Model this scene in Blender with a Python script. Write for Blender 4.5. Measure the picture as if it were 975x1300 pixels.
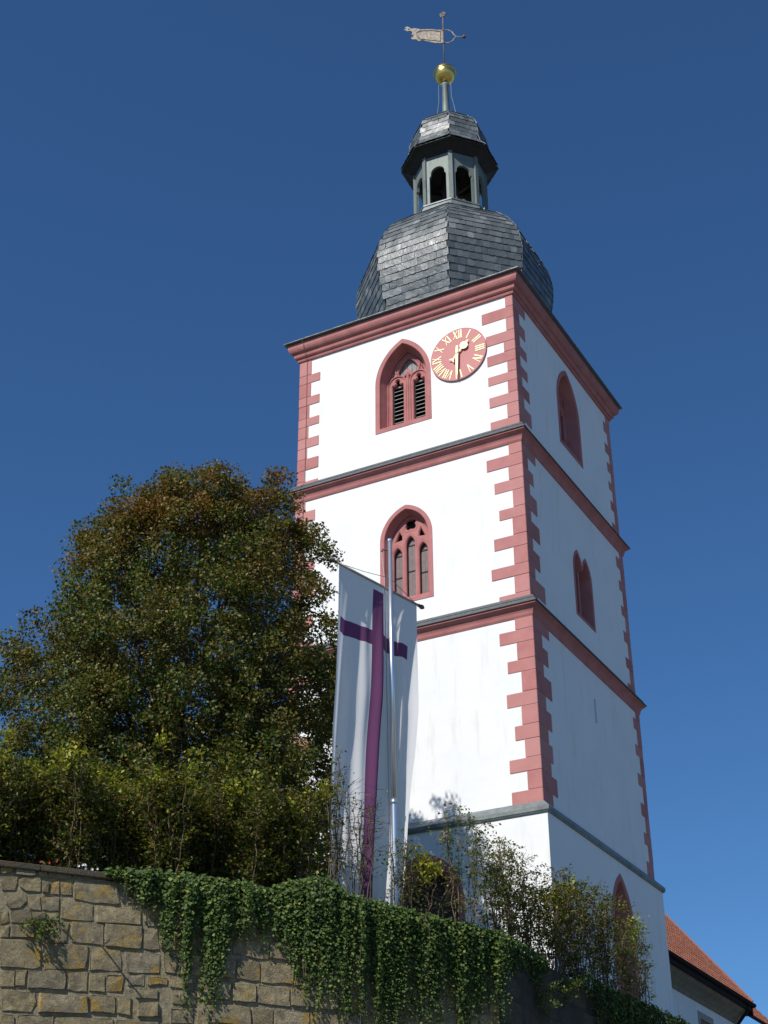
import bpy, math, random
import numpy as np
from mathutils import Vector, Matrix

for o in list(bpy.data.objects): bpy.data.objects.remove(o)
scene = bpy.context.scene
col = scene.collection
rnd = random.Random(7)
nrs = np.random.RandomState(11)
R = math.radians

# ------------------------------------------------------------------ camera
HEAD = 0.4944
cam_d = bpy.data.cameras.new('camera')
cam = bpy.data.objects.new('camera', cam_d); col.objects.link(cam)
cam_d.sensor_fit = 'VERTICAL'; cam_d.sensor_height = 36.0; cam_d.lens = 1914.63/1300*36.0
cam_d.clip_start = 0.1; cam_d.clip_end = 6000
cam.matrix_world = (Matrix.Translation((14.1, -34.54, 1.6)) @ Matrix.Rotation(HEAD, 4, 'Z')
                    @ Matrix.Rotation(math.pi/2+0.5164, 4, 'X') @ Matrix.Rotation(-0.0064, 4, 'Z'))
scene.camera = cam

# ------------------------------------------------------------------ light
SUN_AZ, SUN_EL = R(9), R(44)          # azimuth from -Y towards -X
sdir = Vector((-math.sin(SUN_AZ)*math.cos(SUN_EL), -math.cos(SUN_AZ)*math.cos(SUN_EL), math.sin(SUN_EL)))
sun_d = bpy.data.lights.new('sun', 'SUN'); sun_d.energy = 4.8; sun_d.angle = R(0.53); sun_d.color = (1, .955, .89)
sun = bpy.data.objects.new('sun', sun_d); col.objects.link(sun)
sun.rotation_euler = sdir.to_track_quat('Z', 'Y').to_euler(); sun.location = (0, -60, 80)
world = bpy.data.worlds.new('World'); scene.world = world; world.use_nodes = True
wn = world.node_tree; wn.nodes.clear()
sky = wn.nodes.new('ShaderNodeTexSky'); sky.sky_type = 'NISHITA'; sky.sun_disc = False
sky.sun_elevation = SUN_EL; sky.sun_rotation = math.atan2(sdir.x, sdir.y)
sky.altitude = 300; sky.air_density = 1.0; sky.dust_density = 0.3; sky.ozone_density = 3.0
bg = wn.nodes.new('ShaderNodeBackground'); bg.inputs['Strength'].default_value = 0.06
wo = wn.nodes.new('ShaderNodeOutputWorld')
tint = wn.nodes.new('ShaderNodeMix'); tint.data_type = 'RGBA'; tint.blend_type = 'MULTIPLY'; tint.inputs[0].default_value = 1; tint.inputs[7].default_value = (.68, 1.14, 1.56, 1)
wn.links.new(sky.outputs[0], tint.inputs[6]); wn.links.new(tint.outputs[2], bg.inputs[0]); wn.links.new(bg.outputs[0], wo.inputs[0])
scene.view_settings.view_transform = 'Standard'; scene.view_settings.look = 'None'
scene.view_settings.exposure = 0.12; scene.view_settings.gamma = 1.0
scene.render.engine = 'CYCLES'
scene.cycles.max_bounces = 8

# ------------------------------------------------------------------ materials
class NT:
    def __init__(s, name):
        s.m = bpy.data.materials.new(name); s.m.use_nodes = True
        s.t = s.m.node_tree; s.t.nodes.clear()
        s.out = s.t.nodes.new('ShaderNodeOutputMaterial')
        s.b = s.t.nodes.new('ShaderNodeBsdfPrincipled')
        s.t.links.new(s.b.outputs[0], s.out.inputs[0])
    def n(s, typ, **kw):
        x = s.t.nodes.new(typ)
        for k, v in kw.items(): setattr(x, k, v)
        return x
    def l(s, a, b): s.t.links.new(a, b)
    def pos(s): return s.n('ShaderNodeNewGeometry').outputs['Position']
    def obj(s): return s.n('ShaderNodeTexCoord').outputs['Object']
    def noise(s, scale, detail=4, rough=.55, vec=None, sc=None):
        x = s.n('ShaderNodeTexNoise'); x.inputs['Scale'].default_value = scale
        x.inputs['Detail'].default_value = detail; x.inputs['Roughness'].default_value = rough
        v = vec or s.pos()
        if sc:
            mp = s.n('ShaderNodeMapping'); mp.inputs['Scale'].default_value = sc; s.l(v, mp.inputs[0]); v = mp.outputs[0]
        s.l(v, x.inputs['Vector']); return x.outputs['Fac']
    def ramp(s, fac, stops):
        x = s.n('ShaderNodeValToRGB'); e = x.color_ramp.elements
        while len(e) < len(stops): e.new(.5)
        for k, (p, c) in enumerate(stops):
            e[k].position = p; e[k].color = (*c, 1) if len(c) == 3 else c
        s.l(fac, x.inputs[0]); return x.outputs[0]
    def mix(s, f, a, b, mode='MIX'):
        x = s.n('ShaderNodeMix', data_type='RGBA', blend_type=mode)
        for sock, v in ((x.inputs[0], f), (x.inputs[6], a), (x.inputs[7], b)):
            if hasattr(v, 'links') or hasattr(v, 'is_linked'): s.l(v, sock)
            elif isinstance(v, (int, float)): sock.default_value = v
            else: sock.default_value = (*v, 1)
        return x.outputs[2]
    def bump(s, h, dist, strength=1.0, prev=None):
        x = s.n('ShaderNodeBump'); x.inputs['Distance'].default_value = dist; x.inputs['Strength'].default_value = strength
        s.l(h, x.inputs['Height'])
        if prev: s.l(prev, x.inputs['Normal'])
        s.l(x.outputs[0], s.b.inputs['Normal']); return x.outputs[0]
    def col(s, c):
        if hasattr(c, 'is_linked'): s.l(c, s.b.inputs['Base Color'])
        else: s.b.inputs['Base Color'].default_value = (*c, 1)
    def rough(s, r, spec=.5, metal=0):
        s.b.inputs['Roughness'].default_value = r; s.b.inputs['Specular IOR Level'].default_value = spec
        s.b.inputs['Metallic'].default_value = metal
    def orand(s): return s.n('ShaderNodeObjectInfo').outputs['Random']
    def irand(s): return s.n('ShaderNodeNewGeometry').outputs['Random Per Island']

def mat_plain(name, c, rough=.6, metal=0, spec=.5, var=.12, scale=6, bump=.0):
    m = NT(name)
    d = tuple(x*(1-var) for x in c); e = tuple(min(1, x*(1+var)) for x in c)
    m.col(m.ramp(m.noise(scale), [(.3, d), (.7, e)])); m.rough(rough, spec, metal)
    if bump: m.bump(m.noise(scale*6), bump)
    return m.m

M = {}
# white lime plaster with faint rain streaks, rust and grey soot marks
m = NT('white_plaster')
c = m.ramp(m.noise(.7, 5), [(.3, (.735, .75, .76)), (.7, (.79, .795, .79))])
st = m.ramp(m.noise(1.3, 6, .65, sc=(2.2, 2.2, .35)), [(.56, (0, 0, 0)), (.80, (.75, .75, .75))])
c = m.mix(st, c, (.60, .575, .50))
st2 = m.ramp(m.noise(2.5, 8, .7, sc=(1, 1, .6)), [(.62, (0, 0, 0)), (.8, (.6, .6, .6))])
c = m.mix(st2, c, (.6, .6, .6))
m.col(c); m.rough(.9, .2); p = m.bump(m.noise(1.1, 3), .03, .7); m.bump(m.noise(30, 4), .004, .8, p)
M['plaster'] = m.m
# red painted sandstone
def redstone(name, orand=True):
    m = NT(name)
    c = m.ramp(m.noise(2.2, 6), [(.3, (.36, .138, .130)), (.7, (.455, .19, .178))])
    if orand:
        c = m.mix(m.ramp(m.orand(), [(0, (0, 0, 0)), (1, (.8, .8, .8))]), c, (.50, .245, .225))
    c = m.mix(m.ramp(m.noise(14, 6, .7), [(.62, (0, 0, 0)), (.75, (.5, .5, .5))]), c, (.19, .065, .062))
    m.col(c); m.rough(.85, .25); p = m.bump(m.noise(5, 4), .012, .6); m.bump(m.noise(45, 4), .004, .8, p)
    return m.m
M['red'] = redstone('red_sandstone')
M['red_trim'] = redstone('red_sandstone_trim', False)
# slate
def slate(name, rand):
    m = NT(name)
    r = m.orand() if rand == 'o' else m.irand()
    c = m.ramp(r, [(0, (.060, .070, .073)), (.5, (.085, .097, .10)), (.85, (.125, .137, .14)), (1, (.20, .21, .21))])
    c = m.mix(m.ramp(m.noise(5, 5), [(.45, (0, 0, 0)), (.8, (.6, .6, .6))]), c, (.10, .125, .115))
    m.col(c); m.rough(.42, .7)
    rr = m.ramp(m.noise(2.5, 5), [(.3, (.34,)*3), (.7, (.56,)*3)]); m.l(rr, m.b.inputs['Roughness'])
    p = m.bump(m.noise(4, 4), .035, .7); m.bump(m.noise(22, 5), .006, .9, p)
    return m.m
M['slate_o'] = slate('slate_single', 'o'); M['slate_i'] = slate('slate_field', 'i')
M['slate_cover'] = mat_plain('grey_slate_cover', (.075, .083, .086), .62, var=.3, scale=9, bump=.004)
M['lead'] = mat_plain('lead_sheet', (.17, .195, .195), .55, .3, var=.28, scale=5, bump=.003)
m = NT('patinated_copper')
m.col(m.ramp(m.noise(3.5, 6, .65, sc=(1.5, 1.5, .5)), [(.3, (.09, .095, .09)), (.46, (.14, .185, .17)), (.56, (.17, .165, .15)), (.68, (.12, .25, .225)), (.8, (.20, .195, .175))]))
m.rough(.6, .4, .15); m.bump(m.noise(9, 4), .008, .5); M['copper'] = m.m
M['dark'] = mat_plain('dark_wood', (.018, .016, .015), .8, var=.3)
M['soffit'] = mat_plain('shade_black_boards', (.014, .013, .013), .75, var=.4, scale=4)  # near-black boards: the shade under the eaves is put into the colour
M['gold'] = mat_plain('gilded_metal', (.83, .58, .17), .26, 1, var=.1, scale=12, bump=.003)
M['goldpaint'] = mat_plain('gold_leaf', (.92, .84, .47), .45, .1, var=.05)
M['iron'] = mat_plain('rusty_iron', (.16, .12, .10), .7, .3, var=.4)
M['vane'] = mat_plain('weathered_vane_sheet', (.36, .31, .24), .65, .3, var=.45, scale=9)
M['clock'] = mat_plain('clock_red', (.48, .165, .155), .6, var=.05, scale=2)
M['louvre'] = mat_plain('weathered_louvre', (.23, .22, .215), .7, var=.25, scale=8)
M['pane'] = mat_plain('brown_shutter_board', (.13, .092, .088), .5, var=.2, scale=6)
M['door'] = mat_plain('dark_portal_door', (.05, .035, .03), .6, var=.3)
M['alu'] = mat_plain('brushed_aluminium', (.72, .73, .75), .3, .85, var=.04)
M['cord'] = mat_plain('grey_cord', (.35, .35, .36), .7)
M['gutter'] = mat_plain('dark_gutter', (.022, .015, .015), .85, 0, .1, var=.3)
M['eaves'] = mat_plain('grey_brown_eaves', (.20, .175, .13), .85, var=.2, scale=3)
M['greystone'] = mat_plain('grey_stone', (.32, .29, .26), .85, var=.2, scale=4)
m = NT('clay_roof_tile'); m.col(m.ramp(m.irand(), [(0, (.19, .072, .045)), (.5, (.25, .095, .058)), (1, (.32, .13, .085))])); m.rough(.8, .25); M['tile'] = m.m
# rubble stone
def stone(name, tint=1.0):
    m = NT(name)
    c = m.ramp(m.orand(), [(0, (.26, .215, .13)), (.3, (.50, .41, .22)), (.55, (.36, .305, .20)), (.8, (.54, .43, .225)), (1, (.43, .37, .28))])
    c = m.mix(m.ramp(m.noise(8, 9, .72), [(.38, (.85,)*3), (.60, (0, 0, 0))]), c, (.19, .16, .11))
    c = m.mix(m.ramp(m.noise(3.1, 6, .6), [(.54, (0, 0, 0)), (.66, (.8,)*3)]), c, (.50, .31, .055))
    c = m.mix(m.ramp(m.noise(8.5, 5, .7), [(.60, (0, 0, 0)), (.74, (.7,)*3)]), c, (.42, .39, .32))
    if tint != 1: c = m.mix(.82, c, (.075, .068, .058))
    m.col(c); m.rough(.93, .15)
    p = m.bump(m.noise(11, 8, .7), .09, 1.0); m.bump(m.noise(45, 6, .75), .025, 1.0, p)
    return m.m
M['stone'] = stone('tan_sandstone_block'); M['stone_dark'] = stone('dark_stone_block', .5)  # second one is the same stone mixed mostly towards dark brown
m = NT('mortar'); m.col(m.ramp(m.noise(9, 6), [(.3, (.25, .21, .135)), (.6, (.42, .36, .235)), (.8, (.50, .45, .33))])); m.rough(.95, .1)
m.bump(m.noise(13, 8, .72), .12, 1); M['mortar'] = m.m
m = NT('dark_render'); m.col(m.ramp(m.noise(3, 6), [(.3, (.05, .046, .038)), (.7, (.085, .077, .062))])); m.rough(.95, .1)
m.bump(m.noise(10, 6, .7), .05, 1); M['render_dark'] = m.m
m = NT('meadow_grass'); m.col(m.ramp(m.noise(.4, 6), [(.3, (.035, .055, .015)), (.7, (.08, .10, .03))])); m.rough(.95, .1); m.bump(m.noise(20), .05); M['grass'] = m.m
m = NT('street_paving'); m.col(m.ramp(m.noise(.6, 6), [(.3, (.12, .12, .112)), (.7, (.17, .165, .15))])); m.rough(.9, .2); m.bump(m.noise(25), .01); M['ground'] = m.m
M['bark'] = mat_plain('brown_bark', (.075, .055, .035), .9, var=.35, scale=8)
M['stem'] = mat_plain('reddish_stem', (.12, .075, .045), .85, var=.35, scale=8)
M['palestem'] = mat_plain('pale_twig', (.22, .17, .12), .85, var=.3, scale=8)

def leafmat(name, stops, trans=.25, patch=None, rough=.5, spec=.35):
    m = NT(name)
    c = m.ramp(m.irand(), stops)
    if patch:
        f = m.ramp(m.noise(patch[0], 3), [(patch[1], (0, 0, 0)), (patch[2], (.8,)*3)])
        if len(patch) > 4:                          # autumn colour has reached the top of the crown first
            sp = m.n('ShaderNodeSeparateXYZ'); m.l(m.pos(), sp.inputs[0])
            mr = m.n('ShaderNodeMapRange'); mr.inputs[1].default_value, mr.inputs[2].default_value = patch[4]; m.l(sp.outputs[2], mr.inputs[0])
            mr.inputs[3].default_value = .35; mr.inputs[4].default_value = 1.15
            mu = m.n('ShaderNodeMath', operation='MULTIPLY'); m.l(f, mu.inputs[0]); m.l(mr.outputs[0], mu.inputs[1]); f = mu.outputs[0]
        c = m.mix(f, c, patch[3])
    m.col(c); m.rough(rough, spec)
    tr = m.n('ShaderNodeBsdfTranslucent'); m.l(c, tr.inputs['Color'])
    mx = m.n('ShaderNodeMixShader'); mx.inputs[0].default_value = trans
    m.l(m.b.outputs[0], mx.inputs[1]); m.l(tr.outputs[0], mx.inputs[2]); m.l(mx.outputs[0], m.out.inputs[0])
    return m.m
M['leaf_tree'] = leafmat('linden_leaf', [(0, (.034, .064, .008)), (.35, (.060, .098, .011)), (.72, (.090, .125, .015)), (.86, (.15, .15, .02)), (.95, (.20, .095, .02)), (1, (.27, .21, .06))], .34, (.7, .42, .62, (.21, .10, .016), (15.5, 20.5)))
M['leaf_hedge'] = leafmat('hedge_leaf', [(0, (.042, .068, .010)), (.5, (.082, .105, .015)), (.78, (.15, .16, .02)), (.9, (.34, .32, .04)), (.96, (.13, .055, .025)), (1, (.19, .075, .025))], .34, (1.3, .55, .8, (.22, .22, .025)))
M['leaf_rose'] = leafmat('rose_leaf', [(0, (.07, .12, .022)), (.5, (.13, .18, .028)), (.8, (.22, .23, .035)), (.93, (.21, .095, .04)), (1, (.38, .33, .045))], .4)
M['leaf_yellow'] = leafmat('yellow_leaf', [(0, (.18, .22, .02)), (.6, (.32, .34, .03)), (1, (.45, .36, .03))], .35)
M['leaf_ivy'] = leafmat('ivy_leaf', [(0, (.034, .066, .015)), (.5, (.062, .108, .023)), (.85, (.115, .17, .036)), (1, (.22, .24, .05))], .2, None, .62, .22)
M['leaf_tuft'] = leafmat('tuft_leaf', [(0, (.04, .08, .012)), (.6, (.08, .13, .02)), (1, (.16, .17, .02))], .3)
M['petal'] = mat_plain('white_petal', (.8, .8, .78), .7, var=.03); M['redpetal'] = mat_plain('red_petal', (.5, .03, .03), .7, var=.05)

m = NT('flag_cloth')
uv = m.n('ShaderNodeUVMap'); uv.uv_map = 'flag'
sx = m.n('ShaderNodeSeparateXYZ'); m.l(uv.outputs[0], sx.inputs[0])
def band(sock, a, b):
    g = m.n('ShaderNodeMath', operation='GREATER_THAN'); g.inputs[1].default_value = a; m.l(sock, g.inputs[0])
    h = m.n('ShaderNodeMath', operation='LESS_THAN'); h.inputs[1].default_value = b; m.l(sock, h.inputs[0])
    k = m.n('ShaderNodeMath', operation='MULTIPLY'); m.l(g.outputs[0], k.inputs[0]); m.l(h.outputs[0], k.inputs[1]); return k.outputs[0]
v1 = m.n('ShaderNodeMath', operation='MULTIPLY'); m.l(band(sx.outputs[0], .435, .56), v1.inputs[0]); m.l(band(sx.outputs[1], .12, 99), v1.inputs[1])
v2 = m.n('ShaderNodeMath', operation='MULTIPLY'); m.l(band(sx.outputs[1], .94, 1.22), v2.inputs[0]); m.l(band(sx.outputs[0], .035, .905), v2.inputs[1])
mxx = m.n('ShaderNodeMath', operation='MAXIMUM'); m.l(v1.outputs[0], mxx.inputs[0]); m.l(v2.outputs[0], mxx.inputs[1])
c = m.mix(mxx.outputs[0], (.88, .87, .87), (.19, .066, .165)); m.col(c); m.rough(.8, .2)
tr = m.n('ShaderNodeBsdfTranslucent'); m.l(c, tr.inputs['Color'])
mx = m.n('ShaderNodeMixShader'); mx.inputs[0].default_value = .42
m.l(m.b.outputs[0], mx.inputs[1]); m.l(tr.outputs[0], mx.inputs[2]); m.l(mx.outputs[0], m.out.inputs[0]); M['flag'] = m.m

# ------------------------------------------------------------------ object helpers
WLOC = {}
def tag(o, label=None, cat=None, group=None, kind=None):
    if label: o['label'] = label
    if cat: o['category'] = cat
    if group: o['group'] = group
    if kind: o['kind'] = kind
    return o
def empty(name, loc, label, cat, group=None):
    o = bpy.data.objects.new(name, None); o.location = loc; o.empty_display_size = .3
    col.objects.link(o); WLOC[o.name] = Vector(loc); return tag(o, label, cat, group)
def link_mesh(name, me, mat, parent, loc, kind=None, label=None):
    o = bpy.data.objects.new(name, me); col.objects.link(o)
    WLOC[o.name] = Vector(loc)
    if parent is not None:
        o.parent = parent; o.location = Vector(loc)-WLOC[parent.name]
    else: o.location = loc
    if mat and not me.materials: me.materials.append(mat)
    if kind: o['kind'] = kind
    if label: o['label'] = label
    return o
class MB:
    def __init__(s): s.v = []; s.f = []; s.smooth = False
    def add(s, vs, fs):
        b = len(s.v); s.v += [tuple(v) for v in vs]; s.f += [tuple(b+i for i in f) for f in fs]; return s
    def box(s, a, b):
        x0, y0, z0 = a; x1, y1, z1 = b
        return s.add([(x0,y0,z0),(x1,y0,z0),(x1,y1,z0),(x0,y1,z0),(x0,y0,z1),(x1,y0,z1),(x1,y1,z1),(x0,y1,z1)],
                     [(3,2,1,0),(4,5,6,7),(0,1,5,4),(1,2,6,5),(2,3,7,6),(3,0,4,7)])
    def obox(s, c, ax, ay, az):      # centre and three half axes
        c, ax, ay, az = map(Vector, (c, ax, ay, az))
        vs = [c+ax*i+ay*j+az*k for k in (-1, 1) for (i, j) in ((-1,-1),(1,-1),(1,1),(-1,1))]
        return s.add(vs, [(3,2,1,0),(4,5,6,7),(0,1,5,4),(1,2,6,5),(2,3,7,6),(3,0,4,7)])
    def loft(s, rings, closed=True, cap0=False, cap1=False):
        n = len(rings[0]); b = len(s.v)
        for r in rings: s.v += [tuple(p) for p in r]
        for k in range(len(rings)-1):
            for i in range(n if closed else n-1):
                j = (i+1) % n
                s.f.append((b+k*n+i, b+k*n+j, b+(k+1)*n+j, b+(k+1)*n+i))
        if cap0: s.f.append(tuple(b+i for i in range(n))[::-1])
        if cap1: s.f.append(tuple(b+(len(rings)-1)*n+i for i in range(n)))
        return s
    def tube(s, pts, r, n=6, r1=None, caps=True):
        pts = [Vector(p) for p in pts]; rings = []
        for i, p in enumerate(pts):
            t = (pts[min(i+1, len(pts)-1)]-pts[max(i-1, 0)]).normalized()
            a = t.orthogonal().normalized() if i == 0 else (a - t*a.dot(t)).normalized()
            bb = t.cross(a); rr = r if r1 is None else r+(r1-r)*i/max(1, len(pts)-1)
            rings.append([p+(a*math.cos(2*math.pi*k/n)+bb*math.sin(2*math.pi*k/n))*rr for k in range(n)])
        return s.loft(rings, True, caps, caps)
    def lathe(s, prof, c, n=24):
        rings = [[(c[0]+r*math.cos(2*math.pi*k/n), c[1]+r*math.sin(2*math.pi*k/n), c[2]+z) for k in range(n)] for r, z in prof]
        return s.loft(rings, True, True, True)
    def mesh(s, name, origin):
        me = bpy.data.meshes.new(name)
        o = Vector(origin)
        me.from_pydata([Vector(v)-o for v in s.v], [], s.f); me.update()
        if s.smooth:
            me.polygons.foreach_set('use_smooth', [True]*len(me.polygons))
        return me
    def build(s, name, mat, parent=None, kind=None, label=None, origin=None, cat=None, group=None):
        if origin is None:
            A = np.array(s.v); lo, hi = A.min(0), A.max(0); origin = ((lo[0]+hi[0])/2, (lo[1]+hi[1])/2, lo[2])
        o = link_mesh(name, s.mesh(name, origin), mat, parent, origin, kind, label)
        if cat: o['category'] = cat
        if group: o['group'] = group
        return o

def plate2d(outlines, half, bevel=0.0, res=2):
    """flat plate with holes from closed outlines (first is the border): returns verts (u, w, depth) and faces"""
    cu = bpy.data.curves.new('tmp', 'CURVE'); cu.dimensions = '2D'; cu.fill_mode = 'BOTH'
    cu.extrude = half; cu.bevel_depth = bevel; cu.bevel_resolution = 0
    for ol in outlines:
        sp = cu.splines.new('POLY'); sp.points.add(len(ol)-1)
        for p, (u, w) in zip(sp.points, ol): p.co = (u, w, 0, 1)
        sp.use_cyclic_u = True
    ob = bpy.data.objects.new('tmp', cu); me = ob.to_mesh()
    vs = [tuple(v.co) for v in me.vertices]; fs = [tuple(p.vertices) for p in me.polygons]
    ob.to_mesh_clear(); bpy.data.objects.remove(ob); bpy.data.curves.remove(cu)
    return vs, fs
def arch(cx, sill, spring, hw, rise, d=0.0, n=12, base_d=None):
    """pointed arch outline inset by d, anticlockwise from bottom right"""
    RR = (hw*hw+rise*rise)/(2*hw); ox = hw-RR; r = RR-d; h = hw-d
    ap = math.sqrt(max(r*r-ox*ox, 1e-6)); t1 = math.atan2(ap, -ox)
    s = sill+(d if base_d is None else base_d)
    pts = [(cx+h, s)]
    for k in range(n+1):
        t = t1*k/n; pts.append((cx+ox+r*math.cos(t), spring+r*math.sin(t)))
    for k in range(n-1, -1, -1):
        t = t1*k/n; pts.append((cx-ox-r*math.cos(t), spring+r*math.sin(t)))
    pts.append((cx-h, s)); return pts
def FRONT(y0): return lambda u, w, d: (u, y0+d, w)
def RIGHT(x0): return lambda u, w, d: (x0-d, u, w)

def leaves(name, C, D, N, L, W, mat, parent, loc, fold=.18):
    """one joined mass of small folded leaves (two triangles pairs each)"""
    n = len(C); D = D/np.linalg.norm(D, axis=1, keepdims=True)
    S = np.cross(D, N); S /= np.linalg.norm(S, axis=1, keepdims=True)+1e-9
    Nn = np.cross(S, D); L = L.reshape(-1, 1); W = W.reshape(-1, 1)
    v = np.empty((n, 4, 3)); C = C-np.array(loc)
    v[:, 0] = C-D*L*.5; v[:, 1] = C+S*W*.5+Nn*W*fold; v[:, 2] = C+D*L*.5; v[:, 3] = C-S*W*.5+Nn*W*fold
    f = np.empty((n, 2, 3), int); b = np.arange(n)*4
    f[:, 0] = np.stack([b, b+1, b+2], 1); f[:, 1] = np.stack([b, b+2, b+3], 1)
    me = bpy.data.meshes.new(name)
    me.vertices.add(n*4); me.vertices.foreach_set('co', v.reshape(-1))
    me.loops.add(n*6); me.loops.foreach_set('vertex_index', f.reshape(-1))
    me.polygons.add(n*2); me.polygons.foreach_set('loop_start', np.arange(n*2)*3)
    me.update(calc_edges=True)
    o = link_mesh(name, me, mat, parent, loc); o['kind'] = 'stuff'; return o
def rdir(n): 
    a = nrs.normal(size=(n, 3)); return a/np.linalg.norm(a, axis=1, keepdims=True)
# ================================================================== church tower
W, D = 7.6, 8.18
Z1, Z2, Z3, Z4 = 13.95, 19.71, 25.34, 30.36        # ledge, string, string, cornice foot
tower = empty('church_tower', (-3.8, 4.09, 8.2), 'tall white church tower with red corner stones, gold clock and onion slate dome', 'church tower')

def ringrect(off, z):
    return [(-W-off, -off, z), (off, -off, z), (off, D+off, z), (-W-off, D+off, z)]
TH = .85
def storey(z0, z1, off, front_holes, right_holes):
    mb = MB()
    x0, x1, y0, y1 = -W-off, off, -off, D+off
    vs, fs = plate2d([[(x0, z0), (x1, z0), (x1, z1), (x0, z1)]]+front_holes, TH/2)
    mb.add([(u, y0+TH/2+d, w) for u, w, d in vs], fs)
    vs, fs = plate2d([[(y0+TH, z0), (y1-TH, z0), (y1-TH, z1), (y0+TH, z1)]]+right_holes, TH/2)
    mb.add([(x1-TH/2-d, u, w) for u, w, d in vs], fs)
    mb.box((x0, y0+TH, z0), (x0+TH, y1-TH, z1)); mb.box((x0, y1-TH, z0), (x1, y1, z1))
    return mb.build('wall', M['plaster'], tower)

FW = dict(cx=-3.82, sill=26.70, spring=28.47, hw=.97, rise=1.53)
MW = dict(cx=-3.775, sill=20.68, spring=22.80, hw=.86, rise=1.10)
RW = dict(cx=4.21, sill=26.80, spring=28.50, hw=.95, rise=1.54)
PW = dict(cx=-3.32, sill=8.3, spring=11.85, hw=1.16, rise=1.36)
BW = dict(cx=4.78, sill=9.5, spring=11.95, hw=.86, rise=1.50)
def hole(w, d=.05): return arch(d=d, **w)
# the paired lancets on the shaded side, one outline
def twin_old(d=0.0):
    a = arch(3.925, 20.92, 22.52, .415, .72, d, 7, None); b = arch(4.60, 20.92, 22.52, .415, .72, d, 7, None)
    # a: left arch, b: right arch, meeting at u=4.26
    um = 4.2625
    pts = [b[0]]+[p for p in b[1:] if p[0] > um]+[(um, 22.78-d*.3)]+[p for p in a[1:] if p[0] < um]
    return pts
def twin(d=0.0):
    A = lambda e: arch(3.925, 20.92, 22.52, .415, .72, e, 7, None); B = lambda e: arch(4.60, 20.92, 22.52, .415, .72, e, 7, None)
    a, b = A(d), B(d); n = len(a); um = 4.2625
    kb = [i for i in range(n) if i == 0 or B(0)[i][0] > um+.01]; ka = [i for i in range(n) if A(0)[i][0] < um-.01]
    return [b[i] for i in kb]+[(um, 22.74-d*.8)]+[a[i] for i in ka]
storey(Z3, Z4+.6, 0, [hole(FW)], [hole(RW)])
storey(Z2, Z3, .025, [hole(MW)], [twin(.04)])
slit = [(4.27, 17.75), (4.41, 17.75), (4.41, 18.5), (4.27, 18.5)]
storey(Z1, Z2, .066, [], [slit])
storey(7.6, Z1-.12, .23, [hole(PW)], [hole(BW)])
mb = MB(); mb.box((-.35, 4.2, 17.7), (-.3, 4.5, 18.55)); mb.build('slit_shutter', M['dark'], tower)

# ---- corner stones (quoins), each one a part
# (z0, z1, length on front, length on right)
def qlist(z0, z1, teeth, short, rl, rs):
    """teeth: list of (za, zb, length on front) from below; between them stand the blocks that run long on the right"""
    out = []; prev = z0; k = 0
    for (a, b, L) in teeth:
        if a-prev > .05: out.append((prev, a, short[k % len(short)], rl[k % len(rl)]))
        out.append((a, b, L, rs[k % len(rs)])); prev = b; k += 1
    if z1-prev > .05: out.append((prev, z1, short[k % len(short)], rl[k % len(rl)]))
    return out
Q1 = qlist(Z1+.17, Z2-.34, [(14.12, 14.49, .86), (14.99, 15.36, .88), (15.86, 16.27, .68), (16.80, 17.20, .87), (17.78, 18.14, .80), (18.64, 19.02, 1.0)],
           [.40, .40, .42, .46, .41, .50, .52], [1.12, 1.02, .86, .91, 1.05, .94], [.67, .67, .62, .6, .58, .6])
Q2 = qlist(Z2+.26, Z3-.34, [(19.97, 20.15, .92), (20.68, 21.04, 1.12), (21.59, 21.98, 1.0), (22.52, 22.87, .80), (23.42, 23.79, .91), (24.23, 24.63, 1.12)],
           [.42, .44, .42, .40, .35, .44, .40], [1.0, 1.11, .86, .96, .90, .75], [.5, .45, .42, .42, .45, .4])
Q3 = qlist(Z3+.26, Z4+.02, [(25.60, 25.92, .92), (26.41, 26.78, .92), (27.20, 27.53, .93), (27.91, 28.29, .93), (28.65, 29.04, .94), (29.51, 29.93, 1.05)],
           [.39, .36, .30, .28, .36, .25, .24], [.94, .93, .90, .85, .87, .85], [.42, .45, .41, .36, .40, .47])
L3 = qlist(Z3+.26, Z4+.02, [(25.60, 25.74, .76), (26.14, 26.56, .76), (26.96, 27.33, .76), (27.77, 28.09, .76), (28.57, 28.91, .76), (29.43, 29.76, .77)],
           [.27, .28, .34, .37, .39, .43, .44], [.5], [.5])
PR = .016
def quoin(corner, off, z0, z1, lf, lr, mat='red'):
    g = .004; z0 += g; z1 -= g; pr = PR+rnd.uniform(-.004, .004)
    e = .012                                        # worn arris
    if corner == 'N': a = (off-lf, -off-pr, z0); b = (off+pr, -off+lr, z1)
    elif corner == 'L': a = (-W-off-pr, -off-pr, z0); b = (-W-off+lf, -off+lr, z1)
    else: a = (off-lf, D+off-lr, z0); b = (off+pr, D+off+pr, z1)
    x0, y0, _ = a; x1, y1, _ = b
    mb = MB(); c = .014
    def rr(z, i): return [(x0+i+c, y0+i, z), (x1-i-c, y0+i, z), (x1-i, y0+i+c, z), (x1-i, y1-i-c, z), (x1-i-c, y1-i, z), (x0+i+c, y1-i, z), (x0+i, y1-i-c, z), (x0+i, y0+i+c, z)]
    mb.loft([rr(z0, .008), rr(z0+.012, 0), rr(z1-.012, 0), rr(z1, .008)], True, True, True)
    mb.build('quoin', M[mat], tower)
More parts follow.
